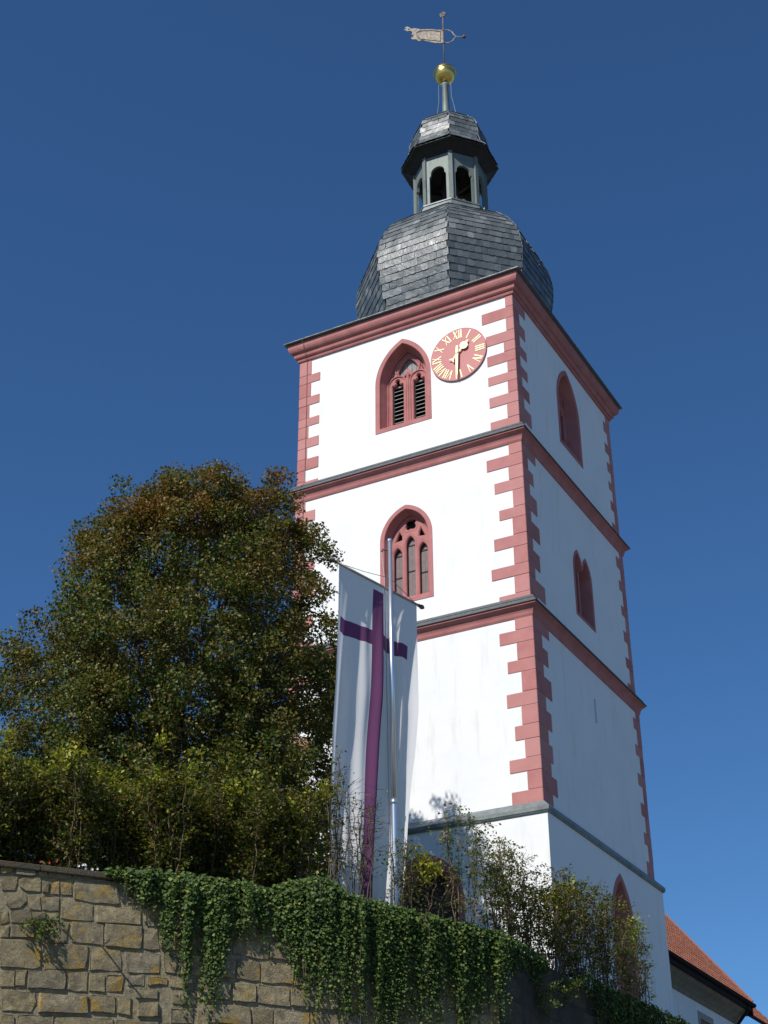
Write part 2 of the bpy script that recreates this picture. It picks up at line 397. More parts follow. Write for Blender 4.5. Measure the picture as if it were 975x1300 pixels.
for off, Q, LQ in ((.066, Q1, None), (.025, Q2, None), (0, Q3, L3)):
    for (a, b, lf, lr) in Q: quoin('N', off, a, b, lf, lr)
    for (a, b, lf, lr) in (LQ or Q):
        lf2 = lf if LQ else (.72 if lf > .6 else .36)
        quoin('L', off, a, b, lf2, lr)
    for (a, b, lf, lr) in Q:
        quoin('R', off, a+.1 if a > Q[0][0] else a, b+.1 if b < Q[-1][1] else b, lf, .62+rnd.uniform(-.06, .05) if lf > .6 else .33+rnd.uniform(-.04, .04))

# ---- string courses and ledge
def rect_loft(prof, mat, name, parent, close=False):
    mb = MB(); mb.loft([ringrect(o, z) for o, z in prof]+([ringrect(*prof[0])] if close else []), True)
    return mb.build(name, mat, parent)
for z, off in ((Z3, .0), (Z2, .03)):
    s = rect_loft([(off-.02, z-.36), (off+.05, z-.355), (off+.075, z-.30), (off+.09, z-.22), (off+.13, z-.13), (off+.20, z-.07), (off+.225, z-.06), (off+.225, z-.008), (off-.02, z+.02)], M['red_trim'], 'string_course', tower)
    rect_loft([(off+.20, z-.006), (off+.262, z-.008), (off+.264, z+.012), (off+.175, z+.13), (off+.185, z+.137), (off+.085, z+.26), (off+.02, z+.275), (off-.02, z+.3)], M['slate_cover'], 'slate_cover', s)
s = rect_loft([(.10, Z1-.17), (.27, Z1-.165), (.285, Z1-.13), (.30, Z1-.12), (.305, Z1-.02), (.08, Z1+.20), (.0, Z1+.21)], M['lead'], 'base_ledge', tower)

# ---- cornice
cor = rect_loft([(-.02, Z4-.02), (.055, Z4-.015), (.075, Z4+.03), (.078, Z4+.085), (.115, Z4+.09), (.15, Z4+.13), (.165, Z4+.20), (.165, Z4+.245), (.21, Z4+.262), (.25, Z4+.295), (.285, Z4+.35), (.31, Z4+.42), (.315, Z4+.575), (.2, Z4+.58)], M['red_trim'], 'cornice', tower)
DC = Vector((-3.86, 4.09, 0))
def oct_ring(r, z, rot=0, c=DC):
    return [(c.x+r*math.cos(R(22.5+45*k+rot)), c.y+r*math.sin(R(22.5+45*k+rot)), z) for k in range(8)]
# skirt roof from the square eaves to the octagon
def ring16(t):
    pts = []
    for k in range(16):
        th = R(22.5*k); d = Vector((math.cos(th), math.sin(th), 0))
        ro = 3.06*(1 if k % 2 else math.cos(R(22.5)))
        po = Vector((DC.x, DC.y, 32.35))+d*ro
        ex, ey = W/2+.42, D/2+.42
        s = min(ex/abs(d.x) if abs(d.x) > 1e-6 else 9e9, ey/abs(d.y) if abs(d.y) > 1e-6 else 9e9)
        if k in (2, 6, 10, 14): q = Vector((-3.8+math.copysign(ex, d.x), 4.09+math.copysign(ey, d.y), 0))
        else: q = Vector((-3.8, 4.09, 0))+d*s
        p = q.lerp(po, t); p.z = 30.985+(32.40-30.985)*(t**1.7); pts.append(p)
    return pts
mb = MB(); r0 = ring16(0)
mb.loft([[Vector((p[0], p[1], 30.95)).lerp(Vector((-3.8, 4.09, 30.95)), .03) for p in r0], [Vector((p[0], p[1], 30.962)) for p in r0]]+[ring16(t) for t in (0, .15, .3, .45, .6, .72, .84, .93, 1)], True, True, False)
skirt = mb.build('skirt_roof', M['slate_i'], tower)
# slates along the skirt eaves (joined, too small to tell apart)
mb = MB()
for row in range(6):
    t0, t1 = row*.16, row*.16+.22
    A, B = ring16(t0), ring16(min(t1, 1))
    for k in range(16):
        a0, a1, b0, b1 = A[k], A[(k+1) % 16], B[k], B[(k+1) % 16]
        n = max(1, round((a1-a0).length/.26))
        for i in range(n):
            f0, f1 = i/n+.01, (i+1)/n-.01; u = Vector((0, 0, 1))*.022; j = Vector((0, 0, rnd.uniform(0, .012)))
            p = [a0.lerp(a1, f0)+u*.4+j*.3, a0.lerp(a1, f1)+u*.4+j*.3, b0.lerp(b1, f1)+u*.3, b0.lerp(b1, f0)+u*.3]
            mb.add(p+[q-Vector((0, 0, .02)) for q in p], [(0,1,2,3),(0,4,5,1),(1,5,6,2),(3,7,4,0)])
mb.build('slates', M['slate_i'], skirt, kind='stuff')

def smooth_profile(pts, n=6):
    out = []
    P = [pts[0]]+pts+[pts[-1]]
    for i in range(1, len(P)-2):
        for k in range(n):
            t = k/n; p = []
            for a in (0, 1):
                p0, p1, p2, p3 = P[i-1][a], P[i][a], P[i+1][a], P[i+2][a]
                p.append(.5*(2*p1+(p2-p0)*t+(2*p0-5*p1+4*p2-p3)*t*t+(3*p1-p0-3*p2+p3)*t**3))
            out.append(tuple(p))
    out.append(pts[-1]); return out
def slated_dome(name, prof, expo, sw, single_facets, rot=0, c=DC):
    prof = smooth_profile(prof)
    mb = MB(); mb.loft([oct_ring(r-.02, z, rot, c) for r, z in prof], True, True, True)
    base = mb.build(name, M['soffit'], tower)
    S = [0]
    for i in range(1, len(prof)): S.append(S[-1]+math.hypot((prof[i][0]-prof[i-1][0])*.924, prof[i][1]-prof[i-1][1]))
    def at(s):
        s = max(0, min(s, S[-1]))
        for i in range(1, len(S)):
            if S[i] >= s:
                t = (s-S[i-1])/max(1e-9, S[i]-S[i-1]); return (prof[i-1][0]+(prof[i][0]-prof[i-1][0])*t, prof[i-1][1]+(prof[i][1]-prof[i-1][1])*t)
        return prof[-1]
    unit = MB(); unit.add([(-.5,-.5,0),(-.2,-.56,0),(.2,-.56,0),(.5,-.5,0),(.5,.5,0),(-.5,.5,0),(-.5,-.5,1),(-.2,-.56,1),(.2,-.56,1),(.5,-.5,1),(.5,.5,1),(-.5,.5,1)],
             [(5,4,3,2,1,0),(6,7,8,9,10,11),(0,1,7,6),(1,2,8,7),(2,3,9,8),(3,4,10,9),(4,5,11,10),(5,0,6,11)])
    ume = unit.mesh('slate', (0, 0, 0)); ume.materials.append(M['slate_o'])
    field = MB(); nrow = int(S[-1]/expo); cnt = 0
    for k in range(8):
        th = R(45*k+45+rot); nrm = Vector((math.cos(th), math.sin(th), 0)); tan = Vector((-math.sin(th), math.cos(th), 0))
        for row in range(nrow+1):
            s0, s1 = row*expo, min(row*expo+expo*1.18, S[-1])
            r0, z0 = at(s0); r1, z1 = at(s1); rm = at((s0+s1)/2)[0]
            hw = rm*math.sin(R(22.5)); n = max(1, round(2*hw/sw)); w = 2*hw/n
            a0 = c+nrm*(r0*.924)+Vector((0, 0, z0)); a1 = c+nrm*(r1*.924)+Vector((0, 0, z1))
            up = (a1-a0); ln = up.length
            if ln < .05: continue
            up = up/ln; out = tan.cross(up).normalized()
            if out.dot(nrm) < 0 and out.z < 0: out = -out
            if out.dot(nrm+Vector((0, 0, .3))) < 0: out = -out
            stag = (row % 2)*.5
            for i in range(n):
                q = -hw+(i+.5+(stag-.25)*.7)*w+rnd.uniform(-.02, .02); q = max(-hw+w*.42, min(hw-w*.42, q))
                tilt = .055+rnd.uniform(-.015, .03); roll = rnd.uniform(-.02, .03)
                y = (up*math.cos(tilt)-out*math.sin(tilt)).normalized(); x = (tan*math.cos(roll)+out*math.sin(roll)).normalized()
                zz = x.cross(y).normalized()
                if zz.dot(out) < 0: x = -x; zz = x.cross(y).normalized()
                cc = a0.lerp(a1, .5)+tan*q+out*(.018+.5*ln*math.sin(tilt)*.6)
                ww = w*1.05; hh = ln*rnd.uniform(.99, 1.04)
                Mx = Matrix(((x.x*ww, y.x*hh, zz.x*.009, cc.x), (x.y*ww, y.y*hh, zz.y*.009, cc.y), (x.z*ww, y.z*hh, zz.z*.009, cc.z), (0, 0, 0, 1)))
                if k in single_facets and cnt < 300:
                    o = bpy.data.objects.new('slate', ume); col.objects.link(o); o.parent = base
                    o.matrix_local = Matrix.Translation(-WLOC[base.name]) @ Mx; cnt += 1
                else:
                    field.add([Mx @ v.co for v in ume.vertices], [tuple(p.vertices) for p in ume.polygons])
        # ridge slates
    field.build('slates', M['slate_i'], base, kind='stuff')
    return base, cnt
dome, nsl = slated_dome('onion_dome', [(3.02, 32.30), (3.16, 32.8), (3.34, 33.5), (3.44, 34.2), (3.42, 34.8), (3.28, 35.35), (2.99, 35.95), (2.56, 36.5), (2.06, 36.95), (1.62, 37.3), (1.45, 37.42)], .275, .24, (5, 6))
print('single slates', nsl)

# ---- lantern
LR = 4
mb = MB(); mb.loft([oct_ring(1.40, 37.30), oct_ring(1.52, 37.40, LR*.5), oct_ring(1.40, 37.72, LR), oct_ring(1.43, 37.74, LR), oct_ring(1.43, 37.79, LR), oct_ring(1.0, 37.8, LR)], True, True, True)
mb.build('lantern_base', M['lead'], tower)
rp = 1.33; ap_ = rp*math.cos(R(22.5)); hwp = rp*math.sin(R(22.5))
for k in range(8):
    th = R(45*k+45+LR); nrm = Vector((math.cos(th), math.sin(th), 0)); tan = Vector((-math.sin(th), math.cos(th), 0))
    hole_ = [(.325, 37.84), (.325, 39.10), (.30, 39.14), (.275, 39.15), (.265, 39.24)]+[(.265*math.cos(t), 39.26+.265*math.sin(t)) for t in [math.pi*j/10 for j in range(1, 10)]]+[(-.265, 39.24), (-.275, 39.15), (-.30, 39.14), (-.325, 39.10), (-.325, 37.84)]
    vs, fs = plate2d([[(-hwp, 37.76), (hwp, 37.76), (hwp, 40.3), (-hwp, 40.3)], hole_], .05, .0)
    mb = MB(); mb.add([DC+nrm*(ap_-.06+d)+tan*u+Vector((0, 0, w)) for u, w, d in vs], fs)
    o = mb.build('arcade_panel', M['copper'], tower)
    p = MB(); q = DC+nrm*(ap_-.03)+tan*hwp
    rp_ = Vector((math.cos(th+R(22.5)), math.sin(th+R(22.5)), 0)); tp_ = Vector((-rp_.y, rp_.x, 0))
    p.obox(DC+rp_*(rp-.02)+Vector((0, 0, 38.98)), rp_*.05, tp_*.075, (0, 0, 1.24)); p.build('post', M['copper'], tower)
# rails and a slanting brace seen through the openings
p = MB(); p.tube([DC+Vector((-.9, -.6, 37.9)), DC+Vector((.8, .7, 40.1))], .07, 4); p.tube([DC+Vector((.9, -.7, 37.9)), DC+Vector((-.7, .5, 40.1))], .07, 4)
p.build('timber_brace', M['bark'], tower)
p = MB(); p.loft([oct_ring(.3, 37.85, LR), oct_ring(.3, 40.2, LR)], True, True, True); p.build('king_post', M['dark'], tower)
# eaves of the lantern cap
ER = 1.80
mb = MB(); mb.loft([oct_ring(.2, 40.02, LR), oct_ring(1.30, 40.03, LR), oct_ring(1.62, 40.26, LR), oct_ring(ER-.02, 40.33, LR), oct_ring(ER, 40.345, LR), oct_ring(ER, 40.40, LR), oct_ring(ER-.06, 40.45, LR)], True, True, True)
mb.build('eaves_soffit', M['soffit'], tower)
slated_dome('lantern_cap', [(ER+.01, 40.40), (1.62, 40.62), (1.50, 40.95), (1.46, 41.35), (1.40, 41.75), (1.22, 42.12), (.93, 42.38), (.55, 42.55), (.12, 42.63)], .23, .22, (), LR)

# ---- finial
FX, FY = -3.92, 4.09
mb = MB(); mb.smooth = True; mb.lathe([(.24, 42.45), (.2, 42.6), (.155, 42.72), (.145, 43.4), (.12, 44.6), (.15, 44.66), (.15, 44.75), (.1, 44.78), (.1, 44.9)], (FX, FY, 0), 16); mb.build('finial_pole', M['copper'], tower)
mb = MB(); mb.smooth = True; BZ, BR = 45.28, .425
mb.lathe([(BR*math.cos(t)*(1 if t > -1.2 else .9), BZ+BR*1.06*math.sin(t)) for t in [R(-88+176*k/22) for k in range(23)]], (FX, FY, 0), 32)
ball = mb.build('finial_ball', M['gold'], tower)
mb = MB(); mb.smooth = True; mb.lathe([(BR-.02, BZ+.02), (BR+.018, BZ+.03), (BR+.03, BZ+.05), (BR+.018, BZ+.07), (BR-.02, BZ+.08)], (FX, FY, 0), 32); mb.build('ball_band', M['gold'], ball)
mb = MB(); mb.tube([(FX, FY, 45.6), (FX, FY, 48.5)], .026, 6); mb.smooth = True
mb.lathe([(.035, 46.95), (.05, 46.97), (.05, 47.03), (.035, 47.05)], (FX, FY, 0), 10); mb.lathe([(.035, 47.66), (.05, 47.68), (.05, 47.74), (.035, 47.76)], (FX, FY, 0), 10)
rod = mb.build('vane_rod', M['iron'], tower)
mb = MB()                                           # small flower at the very top
for k in range(5):
    t = R(72*k+10); mb.obox((FX+.09*math.cos(t), FY, 48.58+.09*math.sin(t)), (.045, 0, 0), (0, .02, 0), (0, 0, .045))
mb.tube([(FX, FY, 48.45), (FX, FY, 48.7)], .03, 5); mb.build('top_ornament', M['iron'], rod)
VD = Vector((-.86, -.50, 0)).normalized()           # the way the vane points
vane_out = [(.03, 46.99), (.03, 47.70), (.45, 47.74), (.9, 47.72), (1.15, 47.78), (1.25, 47.74), (1.42, 47.86), (1.52, 47.80), (1.47, 47.72), (1.56, 47.68), (1.44, 47.60), (1.30, 47.64), (1.22, 47.56), (1.26, 47.42), (1.18, 47.34), (1.30, 47.22), (1.22, 47.14), (1.10, 47.17), (.98, 47.06), (.85, 47.13), (.7, 47.08), (.55, 47.03), (.35, 46.98)]
slots = [[(1.30, 47.70), (1.36, 47.76), (1.42, 47.72), (1.36, 47.67)]]
vs, fs = plate2d([vane_out]+slots, .012)
mb = MB(); mb.add([Vector((FX, FY, 0))+VD*u+Vector((0, 0, w))+Vector((VD.y, -VD.x, 0))*d for u, w, d in vs], fs)
va = mb.build('weather_vane', M['vane'], tower)
mb = MB()
fr = [(.12, 47.62), (.5, 47.66), (.95, 47.62), (1.08, 47.5), (1.05, 47.3), (.92, 47.17), (.6, 47.13), (.12, 47.07)]
for sgn in (1, -1): mb.tube([Vector((FX, FY, 0))+VD*u+Vector((0, 0, w))+Vector((VD.y, -VD.x, 0))*.014*sgn for u, w in fr+[fr[0]]], .018, 4)
mb.build('vane_relief', M['iron'], va)
mb = MB(); mb.tube([Vector((FX, FY, 0))-VD*u+Vector((0, 0, w)) for u, w in [(0, 47.70), (.18, 47.72), (.34, 47.62), (.42, 47.46), (.50, 47.36), (.42, 47.25), (.34, 47.10), (.18, 47.0), (0, 47.02)]], .024, 6)
mb.tube([Vector((FX, FY, 47.36))-VD*.5, Vector((FX, FY, 47.36))-VD*.78], .02, 6); mb.build('vane_counterweight_hoop', M['vane'], va)
mb = MB(); mb.smooth = True; c = Vector((FX, FY, 47.36))-VD*.82; mb.lathe([(.075*math.cos(t), .075*math.sin(t)) for t in [R(-85+170*k/10) for k in range(11)]], c, 12); mb.build('counterweight_ball', M['iron'], va)
mb = MB(); mb.tube([(FX-.28, FY, 45.05), (FX-.24, FY-.1, 43.9), (FX-.34, FY-.2, 42.62)], .009, 4); mb.tube([(FX+.24, FY, 45.0), (FX+.3, FY-.1, 43.9), (FX+.55, FY-.2, 42.6)], .009, 4); mb.build('conductor_wire', M['copper'], tower)
mb = MB()
pts = [(-W-.02+.30, -.035, 30.3), (-W+.29, -.035, 28), (-W+.29, -.04, 25.7), (-W+.27, -.29, 25.36), (-W+.27, -.07, 24.9), (-W+.27, -.07, 20.1), (-W+.26, -.33, 19.7), (-W+.26, -.11, 19.2), (-W+.25, -.11, 14.3)]
mb.tube([(-W+.3, -.37, 31.0), (-W+.3, -.40, 30.9), (-W+.3, -.18, 30.45)]+pts, .008, 4); mb.build('lightning_conductor', M['iron'], tower)

# ---- windows
def reveal(place, w, prof, name, mat, parent, n=14):
    rings = [[place(u, z, d) for u, z in arch(d=i, n=n, **w)] for i, d in prof]
    mb = MB(); mb.loft(rings, True); return mb.build(name, mat, parent)
def tri_head(cx, z0, z1, hw):
    """light with a cusped head"""
    return [(cx+hw, z0), (cx+hw, z1), (cx+hw*.86, z1+.045), (cx+hw*.55, z1+.03), (cx+hw*.34, z1+.075), (cx+hw*.46, z1+.13), (cx+hw*.36, z1+.20), (cx, z1+.25),
            (cx-hw*.36, z1+.20), (cx-hw*.46, z1+.13), (cx-hw*.34, z1+.075), (cx-hw*.55, z1+.03), (cx-hw*.86, z1+.045), (cx-hw, z1), (cx-hw, z0)]
def plate(place, outlines, d0, half, bev, name, mat, parent):
    vs, fs = plate2d(outlines, half, bev); mb = MB(); mb.add([place(u, w, d0+dd) for u, w, dd in vs], fs); return mb.build(name, mat, parent)
def arc_pts(cx, cz, r, a0, a1, n=12): return [(cx+r*math.cos(R(a0+(a1-a0)*k/n)), cz+r*math.sin(R(a0+(a1-a0)*k/n))) for k in range(n+1)]

def belfry_window(place, w):
    prof = [(-.005, .03), (-.005, -.014), (.135, -.014), (.15, .0), (.165, .06), (.25, .30), (.27, .31), (.275, .40), (.275, .62)]
    win = reveal(place, w, prof, 'window', M['red_trim'], tower)
    cx, sp = w['cx']-.01, w['spring']; b = w['sill']+.275
    zb, zt = b+.07, b+1.60                          # light foot and head
    out = arch(d=.262, n=14, **w)
    dz = zt+.30
    dag = [(0, dz+.66), (.13, dz+.57), (.27, dz+.42), (.37, dz+.22), (.375, dz+.08), (.28, dz-.04), (.17, dz-.03), (.09, dz+.10), (0, dz+.20)]
    dag = [(cx+u, z) for u, z in dag]+[(cx-u, z) for u, z in dag[-2:0:-1]]
    holes = [tri_head(cx-.375, zb, zt, .225), tri_head(cx+.375, zb, zt, .225), dag,
             [(cx, dz-.24), (cx+.10, dz-.10), (cx, dz+.06), (cx-.10, dz-.10)],
             [(cx+.50, dz+.02), (cx+.60, dz+.0), (cx+.50, dz+.26), (cx+.46, dz+.16)], [(cx-.50, dz+.02), (cx-.46, dz+.16), (cx-.50, dz+.26), (cx-.60, dz+.0)]]
    tr = plate(place, [out]+holes, .44, .035, .03, 'tracery', M['red_trim'], win)
    mb = MB()                                       # raised ribs
    def rib(pts, r=.032, dd=.37): mb.tube([place(u, z, dd) for u, z in pts], r, 6)
    for sx in (-1, 1):
        c = cx+sx*.375
        rib([(c-.30, b+.02), (c-.30, zt-.05)]+[(c-.30+.0, zt)]+arc_pts(c, zt+.02, .30, 180, 0, 12)+[(c+.30, zt), (c+.30, b+.02)])
        rib([(cx, zt+.34), (cx+sx*.12, zt+.24), (cx+sx*.40, zt+.20+.15), (cx+sx*.44, dz+.30), (cx+sx*.30, dz+.52), (cx, dz+.76)], .035)
    rib([(cx, b+.02), (cx, zt+.34)], .05)
    mb.build('tracery_rib', M['red_trim'], win)
    for sx in (-1, 1):
        c = cx+sx*.375
        f = plate(place, [[(c-.235, zb-.02), (c+.235, zb-.02), (c+.235, zt+.02), (c-.235, zt+.02)], [(c-.195, zb+.02), (c+.195, zb+.02), (c+.195, zt-.02), (c-.195, zt-.02)]], .52, .025, 0, 'louvre_frame', M['louvre'], win)
        for k in range(10):
            z = zb+.05+k*(zt-zb-.06)/10
            m2 = MB(); p = [place(c-.195, z, .50), place(c+.195, z, .50), place(c+.195, z+.085, .60), place(c-.195, z+.085, .60)]
            m2.add(p+[Vector(q)+Vector((0, 0, .016)) for q in p], [(3,2,1,0),(4,5,6,7),(0,1,5,4),(1,2,6,5),(2,3,7,6),(3,0,4,7)]); m2.build('louvre_slat', M['louvre'], win)
    for k in range(5):                              # upright boards behind the central opening
        u0 = cx-.40+k*.16
        m2 = MB(); ps = [place(u0+.006, dz-.08, .50+.006*(k % 2)), place(u0+.154, dz+.70, .53)]
        a = [min(ps[0][i], ps[1][i]) for i in range(3)]; bb = [max(ps[0][i], ps[1][i]) for i in range(3)]
        m2.box(a, bb); m2.build('board', M['louvre'], win)
    m2 = MB(); sl = w['sill']
    ps = [place(w['cx']-w['hw']+.02, sl+.10, .05), place(w['cx']+w['hw']-.02, sl+.10, .05), place(w['cx']+w['hw']-.1, b+.02, .40), place(w['cx']-w['hw']+.1, b+.02, .40)]
    m2.add(ps, [(0, 1, 2, 3)]); m2.build('sill', M['red_trim'], win)
belfry_window(FRONT(0), FW); belfry_window(RIGHT(0), RW)

def lancet(cx, z0, z1, hw, rise=.2): return arch(cx, z0, z1, hw, rise, 0, 5, 0)
def three_light(place, w):
    prof = [(-.005, .03), (-.005, -.014), (.12, -.014), (.135, .0), (.15, .05), (.215, .20), (.235, .21), (.24, .27), (.24, .45)]
    win = reveal(place, w, prof, 'window', M['red_trim'], tower)
    cx = w['cx']-.005; b = w['sill']+.24; sp = w['spring']
    out = arch(d=.228, n=14, **w)
    q = []                                          # quatrefoil
    qz = 23.37
    for k in range(4):
        a0 = 45+90*k; c = (cx+.02+.115*math.cos(R(a0)), qz+.115*math.sin(R(a0)))
        q += arc_pts(c[0], c[1], .108, a0-105, a0+105, 8)
    holes = [lancet(cx, b+.06, 22.72, .17, .29), lancet(cx-.42, b+.06, 22.42, .165, .28), lancet(cx+.42, b+.06, 22.42, .165, .28), q,
             [(cx-.53, 22.86), (cx-.24, 22.90), (cx-.25, 23.05), (cx-.36, 23.25)], [(cx+.53, 22.86), (cx+.36, 23.25), (cx+.27, 23.05), (cx+.26, 22.90)]]
    plate(place, [out]+holes, .33, .03, .03, 'tracery', M['red_trim'], win)
    mb = MB()
    def rib(pts, r=.02, dd=.28): mb.tube([place(u, z, dd) for u, z in pts], r, 6)
    for dx, zt in ((-.42, 22.42), (0, 22.72), (.42, 22.42)):
        a = arch(cx+dx, b, zt, .205, .36, 0, 6, 0); rib(a)
    qq = []
    for k in range(4):
        a0 = 45+90*k; c = (cx+.02+.12*math.cos(R(a0)), qz+.12*math.sin(R(a0))); qq += arc_pts(c[0], c[1], .15, a0-80, a0+80, 8)
    rib(qq+[qq[0]])
    mb.build('tracery_rib', M['red_trim'], win)
    for dx, zt in ((-.42, 22.72), (0, 23.05), (.42, 22.72)):
        for s in (0, 1):
            m2 = MB(); u0 = cx+dx-.17+s*.172
            ps = [place(u0, b+.06, .40), place(u0+.168, zt, .42)]
            m2.box([min(ps[0][i], ps[1][i]) for i in range(3)], [max(ps[0][i], ps[1][i]) for i in range(3)]); m2.build('shutter_board', M['pane'], win)
        for z in (b+.08+(zt-b)*.40, b+.08+(zt-b)*.80):
            m2 = MB(); ps = [place(cx+dx-.15, z, .385), place(cx+dx+.15, z+.035, .398)]
            m2.box([min(ps[0][i], ps[1][i]) for i in range(3)], [max(ps[0][i], ps[1][i]) for i in range(3)]); m2.build('glazing_bar', M['dark'], win)
    m2 = MB(); ps = [place(cx-.24, qz-.27, .46), place(cx+.28, qz+.25, .47)]
    m2.box([min(ps[0][i], ps[1][i]) for i in range(3)], [max(ps[0][i], ps[1][i]) for i in range(3)]); m2.build('dark_board', M['dark'], win)
    for sx_ in (-1, 1):
        m2 = MB(); ps = [place(cx+sx_*.39-.19, 22.80, .44), place(cx+sx_*.39+.19, 23.28, .45)]
        m2.box([min(ps[0][i], ps[1][i]) for i in range(3)], [max(ps[0][i], ps[1][i]) for i in range(3)]); m2.build('dark_board', M['dark'], win)
    m2 = MB(); sl = w['sill']
    ps = [place(w['cx']-w['hw']+.02, sl+.09, .04), place(w['cx']+w['hw']-.02, sl+.09, .04), place(w['cx']+w['hw']-.1, b+.02, .30), place(w['cx']-w['hw']+.1, b+.02, .30)]
    m2.add(ps, [(0, 1, 2, 3)]); m2.build('sill', M['red_trim'], win)
three_light(FRONT(-.025), MW)
# paired lancets on the shaded side
pl = RIGHT(.025)
mb = MB(); mb.loft([[pl(u, z, d) for u, z in twin(i)] for i, d in [(-.01, .03), (-.01, -.013), (.09, -.013), (.10, .0), (.16, .40), (.16, .5)]], True)
tw = mb.build('window', M['red_trim'], tower)
for c in (3.925, 4.60):
    m2 = MB(); m2.box((-.50, c-.30, 21.0), (-.46, c+.30, 23.2)); m2.build('shutter_board', M['dark'], tw)
m2 = MB(); m2.box((-.44, 4.21, 20.95), (-.12, 4.315, 22.7)); m2.build('mullion', M['red_trim'], tw)
# portal and chapel window in the base
w = PW; win = reveal(FRONT(-.23), w, [(-.005, .03), (-.005, -.02), (.17, -.02), (.19, .02), (.20, .12), (.26, .14), (.27, .28), (.34, .32), (.35, .55), (.35, .80)], 'portal', M['red_trim'], tower)
door = plate(FRONT(-.23), [arch(d=.34, n=12, base_d=0, **w)], .62, .03, 0, 'door', M['door'], win)
w = BW; win = reveal(RIGHT(.23), w, [(-.005, .03), (-.005, -.016), (.15, -.016), (.165, .0), (.28, .42), (.28, .6)], 'window', M['red_trim'], tower)
plate(RIGHT(.23), [arch(d=.27, n=12, **w)], .5, .02, 0, 'glass_pane', M['dark'], win)
for dz in (0, .55, 1.1, 1.65, 2.2, 2.75):
    m2 = MB(); m2.box((-.26, 4.25, 9.9+dz), (-.23, 5.31, 9.93+dz)); m2.build('glazing_bar', M['iron'], win)

# ---- clock
CX, CZ, CR = -1.86, 28.70, .935
def cpl(u, w, d): return (CX+u, -d, CZ+w)           # d stands off the wall
mb = MB(); n = 64; mb.smooth = False
mb.loft([[cpl(r*math.cos(2*math.pi*k/n), r*math.sin(2*math.pi*k/n), d) for k in range(n)] for r, d in [(CR-.02, .0), (CR, .02), (CR, .05), (CR-.006, .056)]], True, False, True)
clock = mb.build('clock_face', M['clock'], tower)
mb = MB(); mb.loft([[cpl(r*math.cos(2*math.pi*k/n), r*math.sin(2*math.pi*k/n), d) for k in range(n)] for r, d in [(CR+.001, .03), (CR+.012, .035), (CR+.012, .055), (CR+.0, .06), (CR-.008, .058)]], True)
mb.build('clock_rim', M['clock'], clock)
def bar(mb, p0, p1, wd, d0=.0565, d1=.066):
    a = Vector(p0); b = Vector(p1); t = (b-a).normalized(); s = Vector((-t.y, t.x))*wd/2
    q = [a-s, b-s, b+s, a+s]
    mb.add([cpl(x.x, x.y, d0) for x in q]+[cpl(x.x, x.y, d1) for x in q], [(3,2,1,0),(4,5,6,7),(0,1,5,4),(1,2,6,5),(2,3,7,6),(3,0,4,7)])
NUM = ['XII', 'I', 'II', 'III', 'IV', 'V', 'VI', 'VII', 'VIII', 'IX', 'X', 'XI']
for h, s in enumerate(NUM):
    th = R(90-30*h); rad = Vector((math.cos(th), math.sin(th))); tg = Vector((math.sin(th), -math.cos(th)))  # reading from the centre outward
    wd = {'I': .075, 'V': .17, 'X': .17}; tot = sum(wd[c] for c in s); x = -tot/2; mb = MB(); r0, r1 = .58, .89; k = 0
    P = lambda xx, rr: rad*rr+tg*xx
    for c in s:
        e = .001*k; k += 1
        if c == 'I': bar(mb, P(x+.0375, r0), P(x+.0375, r1), .036, .0565, .066+e)
        elif c == 'V': bar(mb, P(x+.02, r1), P(x+.085, r0), .034, .0565, .066+e); bar(mb, P(x+.15, r1), P(x+.085, r0), .017, .0565, .0668+e)
        else: bar(mb, P(x+.02, r1), P(x+.15, r0), .034, .0565, .066+e); bar(mb, P(x+.15, r1), P(x+.02, r0), .017, .0565, .0668+e)
        x += wd[c]
    mb.build('numeral', M['goldpaint'], clock)
def shape(name, outline, ang, d0, th_):
    """a hand lying along +y, turned to clock angle ang"""
    t = R(-ang); vs, fs = plate2d([outline], th_/2)
    mb = MB(); mb.add([cpl(u*math.cos(t)-w*math.sin(t), u*math.sin(t)+w*math.cos(t), d0+dd) for u, w, dd in vs], fs)
    return mb.build(name, M['goldpaint'], clock)
_hh = [(a*.82, b*.9) for a, b in [(-.028, 0), (-.022, -.25), (-.10, -.30), (-.13, -.37), (-.08, -.34), (0, -.315), (.08, -.34), (.13, -.37), (.10, -.30), (.022, -.25), (.028, 0), (.03, .22), (.09, .23), (.16, .29), (.175, .38), (.13, .45), (.05, .49), (.03, .56), (0, .62), (-.03, .56), (-.05, .49), (-.13, .45), (-.175, .38), (-.16, .29), (-.09, .23), (-.03, .22)]]
shape('hour_hand', _hh, 44, .115, .014)
shape('minute_hand', [(-.03, -.26), (.03, -.26), (.045, -.1), (.042, .3), (.030, .80), (0, .88), (-.030, .80), (-.042, .3), (-.045, -.1)], 182, .155, .014)
mb = MB(); n2 = 16; mb.loft([[cpl(r*math.cos(2*math.pi*k/n2), r*math.sin(2*math.pi*k/n2), d) for k in range(n2)] for r, d in [(.045, .05), (.045, .17), (.025, .185)]], True, False, True); mb.build('hand_axle', M['goldpaint'], clock)

